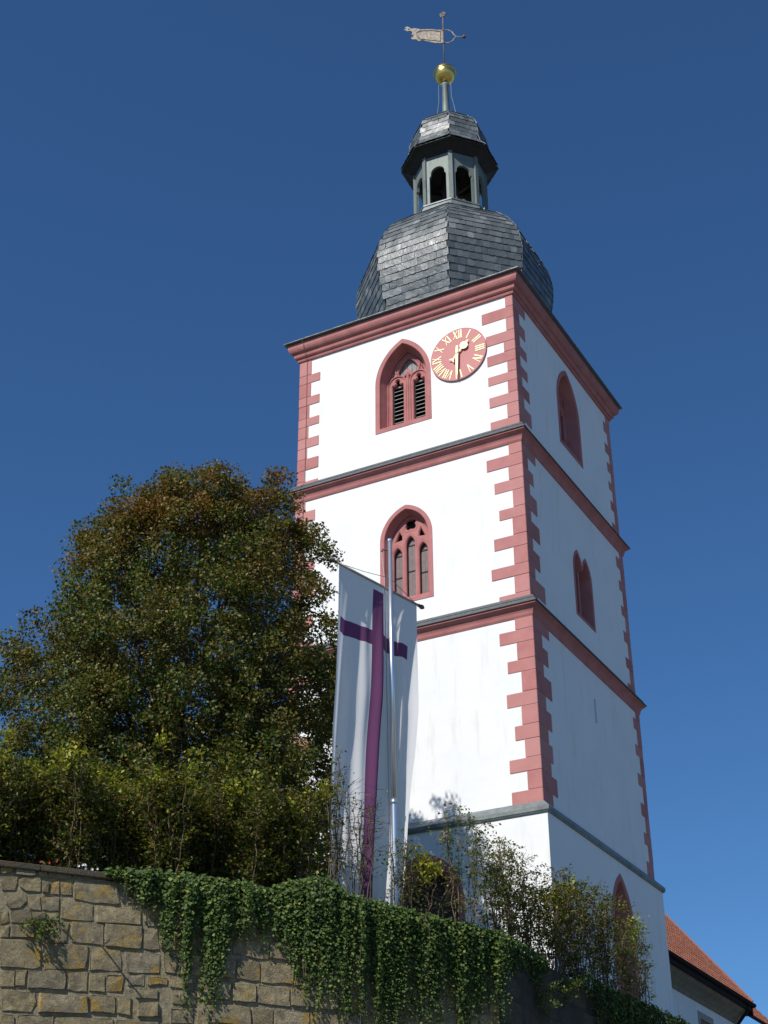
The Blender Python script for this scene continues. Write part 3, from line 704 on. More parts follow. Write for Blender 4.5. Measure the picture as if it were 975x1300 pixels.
# ================================================================== church nave behind the tower
X0, YS, YN, ZE = -5.0, 17.0, 36.0, 16.05
nave = empty('church_nave', (X0-6, 27, 8.2), 'white church nave with sunlit orange tiled roof beyond the tower, grey coved eaves', 'church')
XW = X0-.8
mb = MB()
vs, fs = plate2d([[(YS, 7.6), (YN, 7.6), (YN, 15.4), (YS, 15.4)], [(30.5, 12.2), (32.1, 12.2), (32.1, 14.55), (30.5, 14.55)]], .3)
mb.add([(XW-.3-d, u, w_) for u, w_, d in vs], fs)
mb.box((XW-12.4, YS, 7.6), (XW-11.8, YN, 15.4)); mb.box((XW-11.8, YN-.5, 7.6), (XW-.6, YN, 15.4)); mb.box((XW-11.8, YS, 7.6), (XW-.6, YS+.5, 15.4)); mb.build('wall', M['plaster'], nave)
TP = math.tan(R(50)); RX = X0-7.0; RZ = ZE+(X0-RX)*TP; YV = YN+.2
for y0 in (YS+.02, YN-.32):
    mb = MB(); mb.add([(x, y, z) for y in (y0, y0+.3) for x, z in ((XW-.1, 15.4), (XW-12.3, 15.4), (RX, RZ-.3))], [(0,1,2),(5,4,3),(0,3,4,1),(1,4,5,2),(2,5,3,0)]); mb.build('gable', M['plaster'], nave)
mb = MB()
for sx in (1, -1):
    ex = X0 if sx == 1 else 2*RX-X0
    p = [(ex, YS-.1, ZE), (ex, YV, ZE), (RX, YV, RZ), (RX, YS-.1, RZ)]; mb.add(p+[(a, b, c-.16) for a, b, c in p], [(0,1,2,3),(7,6,5,4),(0,4,5,1),(1,5,6,2),(3,7,4,0)])
roof = mb.build('roof', M['gutter'], nave)
def tile_field(ex, ez, y0, y1, rx, tp, parent):
    mb = MB(); up = Vector((rx-ex, 0, (ex-rx)*tp)).normalized(); out = Vector((up.z, 0, -up.x))
    L_ = abs(ex-rx)*math.hypot(1, tp); G, Wt = .33, .24
    for r_ in range(int(L_/G)):
        for c_ in range(int((y1-y0)/Wt)):
            a = Vector((ex, y0+c_*Wt, ez))+up*(r_*G-.03); b = a+up*(G*1.1); Y = lambda f: Vector((0, Wt*.98*f, 0)); j = rnd.uniform(-.005, .005)
            mb.add([a+out*(.045+j), a+Y(.3)+out*(.085+j), a+Y(.65)+out*(.045+j), a+Y(1)+out*(.06+j), b+Y(1)+out*.012, b+Y(.65)+out*.012, b+Y(.3)+out*.045, b+out*.012, a, a+Y(1)],
                   [(0,1,6,7),(1,2,5,6),(2,3,4,5),(8,9,3,2),(8,2,1,0)])
    return mb.build('roof_tiles', M['tile'], parent, kind='stuff')
tile_field(X0, ZE, YS-.1, YV, RX, TP, roof)
mb = MB(); mb.tube([(X0, YV, ZE+.08), (RX, YV, RZ+.08)], .08, 6); mb.build('verge_tiles', M['tile'], roof)
mb = MB()
prof = [(XW+.02, 15.15), (XW+.05, 15.18), (XW+.12, 15.30), (XW+.32, 15.46), (XW+.52, 15.58), (XW+.64, 15.72), (XW+.70, 15.90)]
mb.loft([[(x, YS, z) for x, z in prof], [(x, YN+.12, z) for x, z in prof]], False)
mb.add([(prof[0][0], YN+.12, prof[0][1]), (XW+.70, YN+.12, 15.9), (XW, YN+.12, 15.9)], [(0, 1, 2)]); mb.build('coved_eaves', M['eaves'], nave)
mb = MB()
g = [(X0-.02+.13*math.cos(R(t)), ZE-.03+.13*math.sin(R(t))) for t in range(180, 361, 20)]; g2 = g+[(x2, z2+.014) for x2, z2 in g[::-1]]
mb.loft([[(x, YS, z) for x, z in g2], [(x, YN+.45, z) for x, z in g2]], True, True, True)
mb.box((X0-.14, YS, 15.68), (X0-.06, YN+.3, 15.98))
gut = mb.build('gutter', M['gutter'], nave)
mb = MB(); mb.box((X0-.5, YN+.13, 15.55), (X0-.05, YN+.35, 16.2)); mb.build('eaves_bracket', M['gutter'], nave)
mb = MB(); mb.tube([(X0-.05, YN-.5, 15.9), (X0-.1, YN-.5, 15.6), (XW+.15, YN-.5, 15.0), (XW+.09, YN-.5, 14.7), (XW+.09, YN-.5, 8.3)], .07, 8); mb.build('downpipe', M['gutter'], nave)
mb = MB(); vs, fs = plate2d([[(30.25, 11.95), (32.35, 11.95), (32.35, 14.8), (30.25, 14.8)], [(30.53, 12.23), (32.07, 12.23), (32.07, 14.52), (30.53, 14.52)]], .04)
mb.add([(XW-.015-d, u, w_) for u, w_, d in vs], fs); nw = mb.build('window', M['greystone'], nave)
mb = MB(); mb.box((XW-.42, 30.4, 12.1), (XW-.38, 32.2, 14.6)); mb.build('pane', M['dark'], nw)
# lower choir further back
choir = empty('choir', (X0-6, 39.5, 8.2), 'small lower orange roof of the choir beyond the nave gable corner', 'church choir')
mb = MB(); mb.box((X0-11, YN+.45, 7.6), (X0-1.2, 42.8, 15.5)); mb.build('wall', M['eaves'], choir)
mb = MB(); cx0, cz0 = X0-.65, 15.95; crx = X0-6.5
for sx in (1, -1):
    ex = cx0 if sx == 1 else 2*crx-cx0; rz = cz0+(cx0-crx)*1.1
    p = [(ex, YN+.48, cz0), (ex, 43.2, cz0), (crx, 43.2, rz), (crx, YN+.48, rz)]; mb.add(p+[(a, b, c-.16) for a, b, c in p], [(0,1,2,3),(7,6,5,4),(0,4,5,1),(1,5,6,2)])
cr = mb.build('roof', M['gutter'], choir)
tile_field(cx0, cz0, YN+.48, 43.2, crx, 1.1, cr)
# ================================================================== ground and retaining wall
C0 = Vector((4.31, -13.59, 0)); dA = Vector((.6, .8, 0)); nA = Vector((.8, -.6, 0))
P1 = C0-dA*2.2; P2 = Vector((4.24, -12.60, 0)); dM = (P2-P1).normalized(); nM = Vector((dM.y, -dM.x, 0)); LM = (P2-P1).length
mb = MB(); gv = []; rr = [0, 30, 80, 200, 600, 2500]
mb.loft([[(14+r*math.cos(2*math.pi*k/32), -20+r*math.sin(2*math.pi*k/32), 0.0) for k in range(32)] for r in rr[1:]], True, True)
mb.build('ground', M['ground'], None, kind='structure', origin=(0, 0, 0))
outer = [C0-dA*22-nA*.25, P1-nA*.3, P2+Vector((-.3, .1, 0)), Vector((4.0, 40, 0)), Vector((-55, 60, 0)), Vector((-60, -20, 0))]
cen = Vector((-15, 8, 0)); mb = MB()
mb.loft([[(p.x, p.y, 0) for p in outer], [(p.x, p.y, 7.42) for p in outer], [(*(p.lerp(cen, .10)).xy, 7.75) for p in outer], [(*(p.lerp(cen, .25)).xy, 8.25) for p in outer]], True, False, True)
mb.build('terrace', M['grass'], None, kind='structure', origin=(0, 0, 0))

rw = empty('retaining_wall', C0-dA*3, 'old tan sandstone retaining wall with ochre lichen below the churchyard', 'stone wall')
mb = MB(); a0, a1 = C0-dA*22-nA*.008, P1-nA*.008
def wallbody(mb, p, q, n, z0, z1, th=.45):
    mb.add([Vector((v.x, v.y, z)) for z in (z0, z1) for v in (p, q, q-n*th, p-n*th)], [(3,2,1,0),(4,5,6,7),(0,1,5,4),(1,2,6,5),(2,3,7,6),(3,0,4,7)])
wallbody(mb, a0, a1, nA, 0, 7.50); wallbody(mb, P1-nM*.008, P2-nM*.008, nM, 0, 7.497); mb.build('mortar_core', M['mortar'], rw)
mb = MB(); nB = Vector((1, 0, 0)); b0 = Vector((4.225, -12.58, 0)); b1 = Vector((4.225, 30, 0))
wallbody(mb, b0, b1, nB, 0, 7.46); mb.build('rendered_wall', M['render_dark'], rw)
# coping slabs on the sunlit stretch
u = -15.0
while u < -2.3:
    L_ = rnd.uniform(.8, 1.3); L_ = min(L_, -2.2-u); p = C0+dA*u; q = C0+dA*(u+L_-.012); z = 7.515+rnd.uniform(-.004, .004)
    m2 = MB(); f, b = nA*.055, -nA*.42
    m2.add([Vector((v.x, v.y, zz)) for zz in (z, z+.012, z+.075, z+.085) for v in ((p+f*(.9 if zz in (z, z+.085) else 1), q+f*(.9 if zz in (z, z+.085) else 1), q+b, p+b))],
           [(3,2,1,0),(12,13,14,15)]+[(4*k+i, 4*k+(i+1) % 4, 4*k+4+(i+1) % 4, 4*k+4+i) for k in range(3) for i in range(4)])
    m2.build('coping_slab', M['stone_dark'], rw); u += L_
def block(pts, org, du, nrm, mat):
    """one squared rubble stone from its outline (along the wall, height)"""
    P = [Vector(p) for p in pts]; c = sum(P, Vector((0, 0)))/len(P); pr = rnd.uniform(.002, .014) if rnd.random() < .75 else rnd.uniform(.015, .032)
    q = []
    for i, p in enumerate(P):                       # add a jittered point on each long side
        nx = P[(i+1) % len(P)]; q.append(p)
        if (nx-p).length > .22: q += [p.lerp(nx, f_)+Vector((rnd.uniform(-.012, .012), rnd.uniform(-.014, .014))) for f_ in ((.5,) if (nx-p).length < .34 else (.3, .68))]
    rings = []
    for sc, d in ((1.0, -.05), (.995, pr*.3), (.975, pr*.8), (.93, pr)):
        rings.append([org+du*(c.x+(p.x-c.x)*sc)+Vector((0, 0, c.y+(p.y-c.y)*sc))+nrm*(d+(rnd.uniform(-.007, .007) if d > 0 else 0)) for p in q])
    m2 = MB(); m2.loft(rings, True)
    b = len(m2.v)-len(q); m2.v.append(tuple(org+du*c.x+Vector((0, 0, c.y))+nrm*(pr+rnd.uniform(-.004, .012))))
    m2.f += [(b+i, b+(i+1) % len(q), len(m2.v)-1) for i in range(len(q))]
    m2.build('stone', mat, rw)
STONES=[[(-7.20,7.53),(-7.01,7.53),(-7.03,7.47),(-7.14,7.43),(-7.19,7.44)],
[(-7.00,7.51),(-6.72,7.53),(-6.72,7.46),(-6.78,7.44),(-6.98,7.44)],
[(-6.69,7.51),(-6.56,7.52),(-6.56,7.44),(-6.68,7.45)],
[(-6.55,7.53),(-6.23,7.55),(-6.22,7.46),(-6.52,7.44)],
[(-6.20,7.55),(-5.89,7.56),(-5.89,7.51),(-6.20,7.50)],
[(-5.87,7.55),(-5.74,7.55),(-5.74,7.51),(-5.87,7.51)],
[(-7.16,7.40),(-6.95,7.42),(-6.95,7.32),(-6.97,7.23),(-7.14,7.21)],
[(-6.92,7.39),(-6.88,7.41),(-6.65,7.43),(-6.63,7.39),(-6.62,7.24),(-6.83,7.23),(-6.91,7.28)],
[(-6.62,7.40),(-6.53,7.40),(-6.52,7.24),(-6.60,7.24)],
[(-6.50,7.39),(-6.38,7.42),(-6.37,7.23),(-6.49,7.23)],
[(-6.37,7.42),(-6.21,7.42),(-6.19,7.24),(-6.35,7.24)],
[(-6.18,7.47),(-5.58,7.48),(-5.51,7.19),(-5.89,7.17),(-6.16,7.20)],
[(-7.07,7.19),(-6.82,7.21),(-6.79,7.10),(-6.87,7.00),(-7.00,6.97),(-7.07,7.03)],
[(-6.79,7.16),(-6.62,7.18),(-6.59,6.99),(-6.75,7.00),(-6.78,7.06)],
[(-6.60,7.18),(-6.36,7.20),(-6.35,7.01),(-6.57,7.00)],
[(-6.34,7.16),(-5.89,7.15),(-5.87,6.93),(-6.02,6.92),(-6.31,6.92)],
[(-5.86,7.14),(-5.21,7.15),(-5.20,6.94),(-5.82,6.91)],
[(-6.99,6.95),(-6.73,6.99),(-6.68,6.82),(-6.97,6.79)],
[(-6.97,6.77),(-6.68,6.80),(-6.65,6.63),(-6.96,6.60)],
[(-6.72,6.96),(-6.53,6.98),(-6.51,6.89),(-6.70,6.87)],
[(-6.51,6.97),(-6.35,6.99),(-6.34,6.89),(-6.46,6.88)],
[(-6.47,6.86),(-6.19,6.87),(-6.20,6.59),(-6.48,6.57)],
[(-7.13,6.92),(-7.03,6.94),(-7.00,6.80),(-7.11,6.75)],
[(-7.11,6.74),(-6.99,6.75),(-6.99,6.60),(-7.09,6.58)],
[(-6.16,6.89),(-5.72,6.90),(-5.70,6.62),(-6.14,6.62)],
[(-5.70,6.91),(-5.17,6.92),(-5.17,6.61),(-5.67,6.61)],
[(-5.15,6.88),(-4.95,6.88),(-4.91,6.64),(-5.13,6.62)],
[(-7.09,6.57),(-6.64,6.58),(-6.54,6.50),(-6.52,6.25),(-6.62,6.22),(-7.05,6.21)],
[(-6.51,6.55),(-5.90,6.59),(-5.91,6.28),(-6.47,6.22)],
[(-5.87,6.57),(-5.46,6.58),(-5.42,6.29),(-5.86,6.27)],
[(-5.40,6.56),(-4.90,6.57),(-4.89,6.32),(-5.33,6.29)],
[(-7.04,6.17),(-6.85,6.19),(-6.84,5.97),(-7.02,5.96)],
[(-6.84,6.19),(-6.69,6.21),(-6.70,5.99),(-6.82,5.98)],
[(-6.67,6.20),(-6.19,6.23),(-6.16,5.99),(-6.66,5.97)],
[(-6.15,6.22),(-5.87,6.25),(-5.87,5.99),(-6.13,5.99)],
[(-5.85,6.21),(-5.64,6.22),(-5.62,6.00),(-5.84,6.00)],
[(-5.61,6.23),(-5.37,6.24),(-5.40,6.03),(-5.60,6.01)],
[(-5.33,6.25),(-5.10,6.29),(-5.09,6.13),(-5.31,6.11)],
[(-5.05,6.25),(-4.88,6.27),(-4.87,6.15),(-5.04,6.14)],
[(-5.24,6.09),(-4.89,6.09),(-4.88,5.97),(-5.19,5.96)],
[(-6.99,5.93),(-6.56,5.93),(-6.53,5.79),(-6.58,5.67),(-6.96,5.66)],
[(-6.50,5.92),(-5.84,5.93),(-5.83,5.71),(-6.49,5.67)],
[(-5.81,5.95),(-5.48,5.96),(-5.46,5.73),(-5.79,5.73)],
[(-5.45,5.96),(-5.26,5.97),(-5.25,5.73),(-5.43,5.74)],
[(-5.16,5.91),(-4.88,5.93),(-4.87,5.74),(-5.15,5.72)],
[(-6.97,5.62),(-6.80,5.61),(-6.76,5.41),(-6.95,5.40)],
[(-6.75,5.61),(-6.28,5.65),(-6.27,5.44),(-6.73,5.41)],
[(-6.25,5.64),(-5.48,5.67),(-5.46,5.48),(-6.23,5.44)],
[(-5.44,5.66),(-4.84,5.68),(-4.83,5.51),(-5.43,5.49)],
[(-5.05,6.26),(-4.77,6.26),(-4.77,6.17),(-5.00,6.15)],
[(-4.83,6.60),(-4.62,6.53),(-4.67,6.33),(-4.81,6.34)],
[(-4.74,6.27),(-4.51,6.24),(-4.52,6.14),(-4.73,6.15)],
[(-4.70,6.07),(-4.35,6.06),(-4.35,5.94),(-4.68,5.93)],
[(-4.69,5.86),(-4.38,5.87),(-4.37,5.69),(-4.68,5.68)],
[(-4.32,5.84),(-4.15,5.84),(-4.15,5.68),(-4.31,5.67)],
[(-4.59,6.30),(-4.40,6.27),(-4.37,6.11),(-4.50,6.12)]]
for s in STONES: block(s, C0, dA, nA, M['stone'])
def course(org, du, nrm, z0, z1, u0, u1, mat, lo=.25, hi=.6):
    u = u0
    while u < u1-.08:
        L_ = min(rnd.uniform(lo, hi), u1-u)
        if u1-(u+L_) < .12: L_ = u1-u
        g = .012; j = lambda: rnd.uniform(-.012, .012)
        block([(u+g+j(), z0+g+j()), (u+L_-g+j(), z0+g+j()), (u+L_-g+j(), z1-g+j()), (u+g+j(), z1-g+j())], org, du, nrm, mat); u += L_
for z0, z1, us in ((7.21, 7.49, -5.42), (6.93, 7.18, -5.12), (6.64, 6.90, -4.90), (6.32, 6.61, -4.60), (6.02, 6.29, -4.36), (5.71, 5.98, -4.12), (5.41, 5.68, -4.80)):
    course(C0, dA, nA, z0, z1, us, -2.21, M['stone'])
    course(P1, dM, nM, z0, z1, .01, LM-.02, M['stone'])
for z0, z1 in ((5.10, 5.38), (4.76, 5.07)):
    course(C0, dA, nA, z0, z1, -9.0, -2.21, M['stone'], .35, .8); course(P1, dM, nM, z0, z1, .01, LM-.02, M['stone'], .35, .8)
for z0, z1 in ((7.2, 7.49), (6.9, 7.17), (6.6, 6.87), (6.25, 6.57), (5.95, 6.22), (5.68, 5.92), (5.40, 5.65)):
    course(C0, dA, nA, z0, z1, -9.0, -7.2, M['stone'], .35, .7)
Yd = Vector((0, 1, 0)); wB = Vector((4.215, 0, 0))
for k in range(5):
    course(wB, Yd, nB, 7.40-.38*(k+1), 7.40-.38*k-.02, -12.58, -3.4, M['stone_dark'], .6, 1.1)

rod_ = MB(); p0 = C0+dA*(-5.72)+Vector((0, 0, 6.60))+nA*.0; rod_.tube([p0, p0+nA*.34+dA*.02+Vector((0, 0, .015))], .012, 6)
rod_.build('iron_peg', M['iron'], None, cat=None); o = bpy.data.objects['iron_peg']; tag(o, 'thin rusty iron peg sticking out of the sunlit stone wall right of the fern tuft', 'iron peg')

# ================================================================== plants
def vnoise(x, seed=0):
    i = math.floor(x); f = x-i; h = lambda k: math.sin((k+seed)*127.1+seed*3.3)*43758.5453 % 1
    f = f*f*(3-2*f); return h(i)*(1-f)+h(i+1)*f
IVY = [(-5.75,7.58,7.52),(-5.69,7.63,7.50),(-5.41,7.66,7.32),(-5.12,7.67,7.02),(-4.95,7.67,6.62),(-4.72,7.67,6.25),(-4.49,7.68,5.92),(-4.25,7.67,5.62),(-4.01,7.66,6.30),(-3.83,7.67,6.78),(-3.65,7.64,6.86),
       (-3.41,7.60,6.66),(-3.23,7.66,6.38),(-3.05,7.76,6.28),(-2.61,7.88,6.0),(-2.36,7.82,5.85),(-2.1,7.66,5.8),(-1.59,7.62,5.75),(-1.07,7.60,5.8),(-.55,7.58,5.95),(-.01,7.52,6.2),(.3,7.5,6.5)]
def interp(tab, u, k):
    for a, b in zip(tab, tab[1:]):
        if a[0] <= u <= b[0]: return a[k]+(b[k]-a[k])*(u-a[0])/(b[0]-a[0])
    return tab[-1][k] if u > tab[-1][0] else tab[0][k]
def ivy(segs, per_m, loc, label, thick=.26, seed=0, back=.5):
    root = empty('ivy', loc, label, 'ivy')
    C, Dv, Nv, L_ = [], [], [], []; st = MB()
    for (org, du, nrm, tab, u0, u1) in segs:
        for k in range(int((u1-u0)*per_m)):
            u = rnd.uniform(u0, u1); zt = interp(tab, u, 1); zb = interp(tab, u, 2)
            rope = vnoise(u*4.6, seed)*.65+vnoise(u*13, seed+2)*.35; fine = vnoise(u*9, seed+5)
            ragged = rnd.uniform(.35, 1.10)**.75
            zb2 = zt-(zt-zb)*(.78+.36*rope)*ragged+.16*(fine-.5)
            if rope < .36 and rnd.random() < .6: zb2 = zt-(zt-zb2)*.5
            z = zt+rnd.uniform(-.05, .03); off = thick*(.30+.9*rope)*rnd.uniform(.1, 1.0); du_ = 0
            pts = []; sz = rnd.uniform(.75, 1.2)
            while z > zb2:
                t = (zt-z)/max(.2, zt-zb)
                o_ = off*max(.2, 1-.8*t)*(1-.5*math.exp(-max(0, (zt-z))*9))+.025
                du_ += rnd.uniform(-.014, .014)
                p = org+du*(u+du_)+nrm*o_+Vector((0, 0, z)); pts.append(p)
                for q in range(3):
                    if rnd.random() < .66:
                        C.append(p+du*rnd.uniform(-.05, .05)+nrm*rnd.uniform(-.02, .04)+Vector((0, 0, rnd.uniform(-.03, .03))))
                        Dv.append(nrm*rnd.uniform(.1, .7)+du*rnd.uniform(-.6, .6)+Vector((0, 0, -1))*rnd.uniform(.4, 1.0))
                        Nv.append(nrm*rnd.uniform(.4, 1)+du*rnd.uniform(-.6, .6)+Vector((0, 0, rnd.uniform(-.1, .9)))); L_.append(sz*rnd.uniform(.028, .072)*(1-.3*t))
                z -= rnd.uniform(.03, .06)
            if k % 4 == 0 and len(pts) > 4:
                st.tube([p-nrm*.01 for p in pts[::3]]+[pts[-1]+Vector((0, 0, -rnd.uniform(.02, .2)))], .004, 3, caps=False)
            for q in range(6):                      # mat over the wall head
                b = rnd.uniform(-back, .12); h = zt-7.5
                p = org+du*(u+rnd.uniform(-.05, .05))+nrm*(b)+Vector((0, 0, 7.5+h*max(0, 1-abs(b+.1)*1.3)*rnd.uniform(.75, 1.12)+.02))
                C.append(p); Dv.append(nrm*rnd.uniform(-.2, .8)+du*rnd.uniform(-.7, .7)+Vector((0, 0, rnd.uniform(-.6, .3))))
                Nv.append(nrm*rnd.uniform(0, .7)+du*rnd.uniform(-.5, .5)+Vector((0, 0, 1))); L_.append(rnd.uniform(.034, .08))
    C = np.array([tuple(c) for c in C]); L_ = np.array(L_)
    leaves('foliage', C, np.array([tuple(c) for c in Dv]), np.array([tuple(c) for c in Nv]), L_, L_*nrs.uniform(.8, 1.15, len(L_)), M['leaf_ivy'], root, loc)
    st.build('vine', M['bark'], root, origin=loc)
pa = lambda u, z: tuple(C0+dA*u+Vector((0, 0, z)))
IVM = [((u+2.2)*LM/2.2 if u < 0 else LM+u*.5, a_, b_) for u, a_, b_ in IVY if u > -2.3]
ivy([(C0, dA, nA, IVY, -5.75, -3.92)], 95, pa(-4.8, 7.5), 'dark green ivy curtain hanging in a point beside the bare sunlit stones', .27, 3)
ivy([(C0, dA, nA, IVY, -3.90, -2.18), (P1, dM, nM, IVM, 0, LM+.05)], 98, pa(-2.6, 7.5), 'broad ivy curtain hanging over the wall below the flag', .26, 9)
IB = [(-12.6,7.54,6.6),(-12.2,7.56,6.9),(-11.8,7.56,7.15),(-11.2,7.54,7.0),(-10.7,7.5,7.3)]
ivy([(wB, Yd, nB, IB, -12.6, -10.6)], 60, (4.24, -11.6, 7.5), 'short ivy fringe over the shaded wall just right of the wall corner', .20, 5, .4)
IB2 = [(-9.2,7.6,7.3),(-8.4,7.6,6.6),(-7.5,7.6,6.1),(-6,7.65,5.9),(-3,7.7,6.0)]
ivy([(wB, Yd, nB, IB2, -9.2, -2.2)], 44, (4.24, -6, 7.5), 'dark ivy hanging on the shaded wall at the foot of the tower right corner', .28, 8, .4)

def tuft(name, c, nrm, r, n, matl, label, cat, drop=.6):
    root = empty(name, c, label, cat); c = Vector(c); st = MB(); C, Dv, Nv, Ls = [], [], [], []
    for k in range(14):
        a = Vector((rnd.gauss(0, 1), rnd.gauss(0, 1), rnd.gauss(.2, 1))).normalized()+nrm*.8; a.normalize()
        pts = [c-nrm*.05]; v = a.copy()
        for i in range(7): v = (v+Vector((0, 0, -.12*drop))).normalized(); pts.append(pts[-1]+v*r/6)
        st.tube(pts, .004, 3, .002, caps=False)
        for p in pts[2:]:
            for q in range(n):
                C.append(p+Vector((rnd.gauss(0, .025), rnd.gauss(0, .025), rnd.gauss(0, .025)))); Dv.append(Vector((rnd.gauss(0, 1), rnd.gauss(0, 1), rnd.gauss(-.4, .8)))); Nv.append(Vector((rnd.gauss(0, .6), rnd.gauss(0, .6), 1))+nrm*.6); Ls.append(rnd.uniform(.03, .06))
    Ls = np.array(Ls); f = lambda X: np.array([tuple(x) for x in X])
    leaves('foliage', f(C), f(Dv), f(Nv), Ls, Ls*.7, matl, root, tuple(c)); st.build('stems', M['stem'], root, origin=tuple(c))
tuft('wall_fern', pa(-6.60, 6.86), nA, .30, 6, M['leaf_tuft'], 'small bright green fern tuft growing from a joint in the sunlit stone wall', 'fern', 1.6)
tuft('wall_plant', (4.29, -11.05, 6.95), nB, .36, 6, M['leaf_tuft'], 'yellow green tuft growing from the shaded wall, the larger lower one', 'wall plant')
tuft('wall_plant', (4.29, -9.85, 7.22), nB, .24, 6, M['leaf_tuft'], 'small round yellow green tuft on the shaded wall, right of the larger tuft', 'wall plant')

def shrub(base, h, r, nst, dens, matl, label, cat='shrub', stem='stem', leafsize=.05, lean=(0, 0), bare=.25, name='shrub', group=None, tips=None, flowers=0):
    root = empty(name, base, label, cat, group); b = Vector(base); st = MB(); C, Dv, Nv, Ls = [], [], [], []; tipsC = []
    for k in range(nst):
        a = rnd.uniform(0, 2*math.pi); sp = rnd.uniform(.1, 1)*r; hh = h*rnd.uniform(.72, 1.05)
        p = b+Vector((math.cos(a), math.sin(a), 0))*sp*.35; pts = [p.copy()]; n = 9
        tgt = b+Vector((math.cos(a)*sp+lean[0], math.sin(a)*sp+lean[1], hh)); w = Vector((rnd.uniform(-.12, .12), rnd.uniform(-.12, .12), 0))
        for i in range(1, n+1):
            t = i/n; q = pts[0].lerp(tgt, t); q.z = b.z+hh*(1-(1-t)**1.35); q += w*math.sin(t*6)*.6+Vector((rnd.gauss(0, .018), rnd.gauss(0, .018), 0)); pts.append(q)
        st.tube(pts, .011, 4, .004, caps=False)
        for i in range(1, n+1):
            t = i/n
            if t < bare and rnd.random() < .8: continue
            for tw in range(rnd.choice((1, 2, 2, 3))):
                d = Vector((rnd.gauss(0, 1), rnd.gauss(0, 1), rnd.uniform(-.2, .9))).normalized(); ln = rnd.uniform(.12, .38)*min(1.4, r+.4)
                e = pts[i]+d*ln; e.z -= .04; st.tube([pts[i], pts[i].lerp(e, .5)+Vector((0, 0, .02)), e], .004, 3, .002, caps=False)
                m_ = max(1, int(dens*rnd.uniform(.5, 1.4)))
                for q in range(m_):
                    pp = pts[i].lerp(e, rnd.uniform(.15, 1.1)); C.append(pp+Vector((rnd.gauss(0, .035), rnd.gauss(0, .035), rnd.gauss(0, .035))))
                    Dv.append(d+Vector((rnd.gauss(0, .7), rnd.gauss(0, .7), rnd.gauss(-.2, .6)))); Nv.append(Vector((rnd.gauss(0, .6), rnd.gauss(0, .6), 1))); Ls.append(leafsize*rnd.uniform(.6, 1.25))
                tipsC.append(e)
    Ls = np.array(Ls); f = lambda X: np.array([tuple(x) for x in X])
    leaves('foliage', f(C), f(Dv), f(Nv), Ls, Ls*nrs.uniform(.45, .75, len(Ls)), M[matl], root, tuple(b))
    st.build('stems', M[stem], root, origin=tuple(b))
    if tips:                                        # bright young shoots
        for q in range(tips):
            t_ = max(rnd.sample(tipsC, min(14, len(tipsC))), key=lambda e: e.z); n_ = 42
            Cc = np.array(tuple(t_))+nrs.normal(size=(n_, 3))*.085; l2 = nrs.uniform(.055, .105, n_)
            leaves('young_shoot', Cc, rdir(n_)+[0, 0, .3], rdir(n_)*.5+[0, 0, 1], l2, l2*.55, M['leaf_yellow'], root, tuple(t_))
    if flowers:
        for q in range(flowers):
            t_ = rnd.choice(tipsC); fl = MB()
            for j in range(6):
                an = j*math.pi/3; dd = Vector((math.cos(an), math.sin(an), .2))*.026; fl.add([t_, t_+dd+Vector((-dd.y, dd.x, 0))*.5, t_+dd*1.4, t_+dd-Vector((-dd.y, dd.x, 0))*.5], [(0, 1, 2, 3)])
            fl.build('blossom', M['petal'], root)
    return root
def ga(u, back, z=7.5): p = C0+dA*u-nA*back; return (p.x, p.y, z)
HG = 'shrubs of the hedge above the stone wall'
hedge = [(-8.3, .9, 2.1, 'tall leafy hedge shrub at the far left edge above the bare stones'),
         (-7.5, .6, 1.55, 'hedge shrub above the left coping with a red flower below it'),
         (-6.8, 1.1, 2.0, 'olive hedge shrub above the fern tuft of the wall'),
         (-6.1, .7, 1.6, 'hedge shrub with yellowing leaves standing left of where the ivy begins'),
         (-5.3, 1.1, 1.95, 'hedge shrub standing above the upper left end of the ivy'),
         (-4.7, .6, 1.85, 'hedge shrub over the pointed ivy curtain with bright young shoots'),
         (-4.0, 1.2, 1.95, 'hedge shrub below the middle of the big tree with many bare stems'),
         (-3.3, .7, 1.5, 'hedge shrub with small white blossoms third to the left of the flag'),
         (-2.75, .8, 1.9, 'hedge shrub with white blossoms and pale stems second to the left of the flag')]
for i, (u, bk, h, lb) in enumerate(hedge):
    shrub(ga(u, bk), h*(.94, 1.08, .9, 1.1, .88, 1.05, .92, 1.12, 1.0)[i], .62, 30, 15, 'leaf_hedge', lb, 'hedge shrub', 'stem', .064, group=HG, bare=.22, tips=(12, 8, 4, 6, 6, 9, 6, 5, 8)[i], flowers=(0, 0, 0, 0, 3, 0, 3, 9, 12)[i])
for i, (u, h, lb) in enumerate([(-8.6, 2.2, 'deep green back row bush behind the far left of the hedge'), (-7.2, 2.0, 'deep green back row bush under the left flank of the big tree'), (-5.9, 2.3, 'deep green back row bush directly below the tree trunk'),
                                (-4.6, 2.0, 'deep green back row bush between trunk and flag'), (-3.4, 2.3, 'deep green back row bush just left of the flag bottom')]):
    shrub(ga(u, 2.2, 7.7), h, .95, 40, 20, 'leaf_rose' if i % 2 else 'leaf_hedge', lb, 'bush', 'bark', .075, bare=.0, tips=3, name='bush')
shrub(ga(-2.15, .45), 2.5, .30, 7, 9, 'leaf_hedge', 'slender green shoot rising along the left edge of the flag', 'shrub', 'stem', .05, bare=.2)
shrub(ga(-1.75, .35), 1.75, .75, 13, 3, 'leaf_rose', 'sparse rose briar with bare crossing stems in front of the flag bottom', 'rose briar', 'bark', .05, bare=.3, name='rose_briar')
shrub(ga(-.95, .40), 1.35, .45, 9, 5, 'leaf_rose', 'sparse briar beside the lower end of the flagpole', 'rose briar', 'bark', .05, bare=.2, name='rose_briar', tips=1)
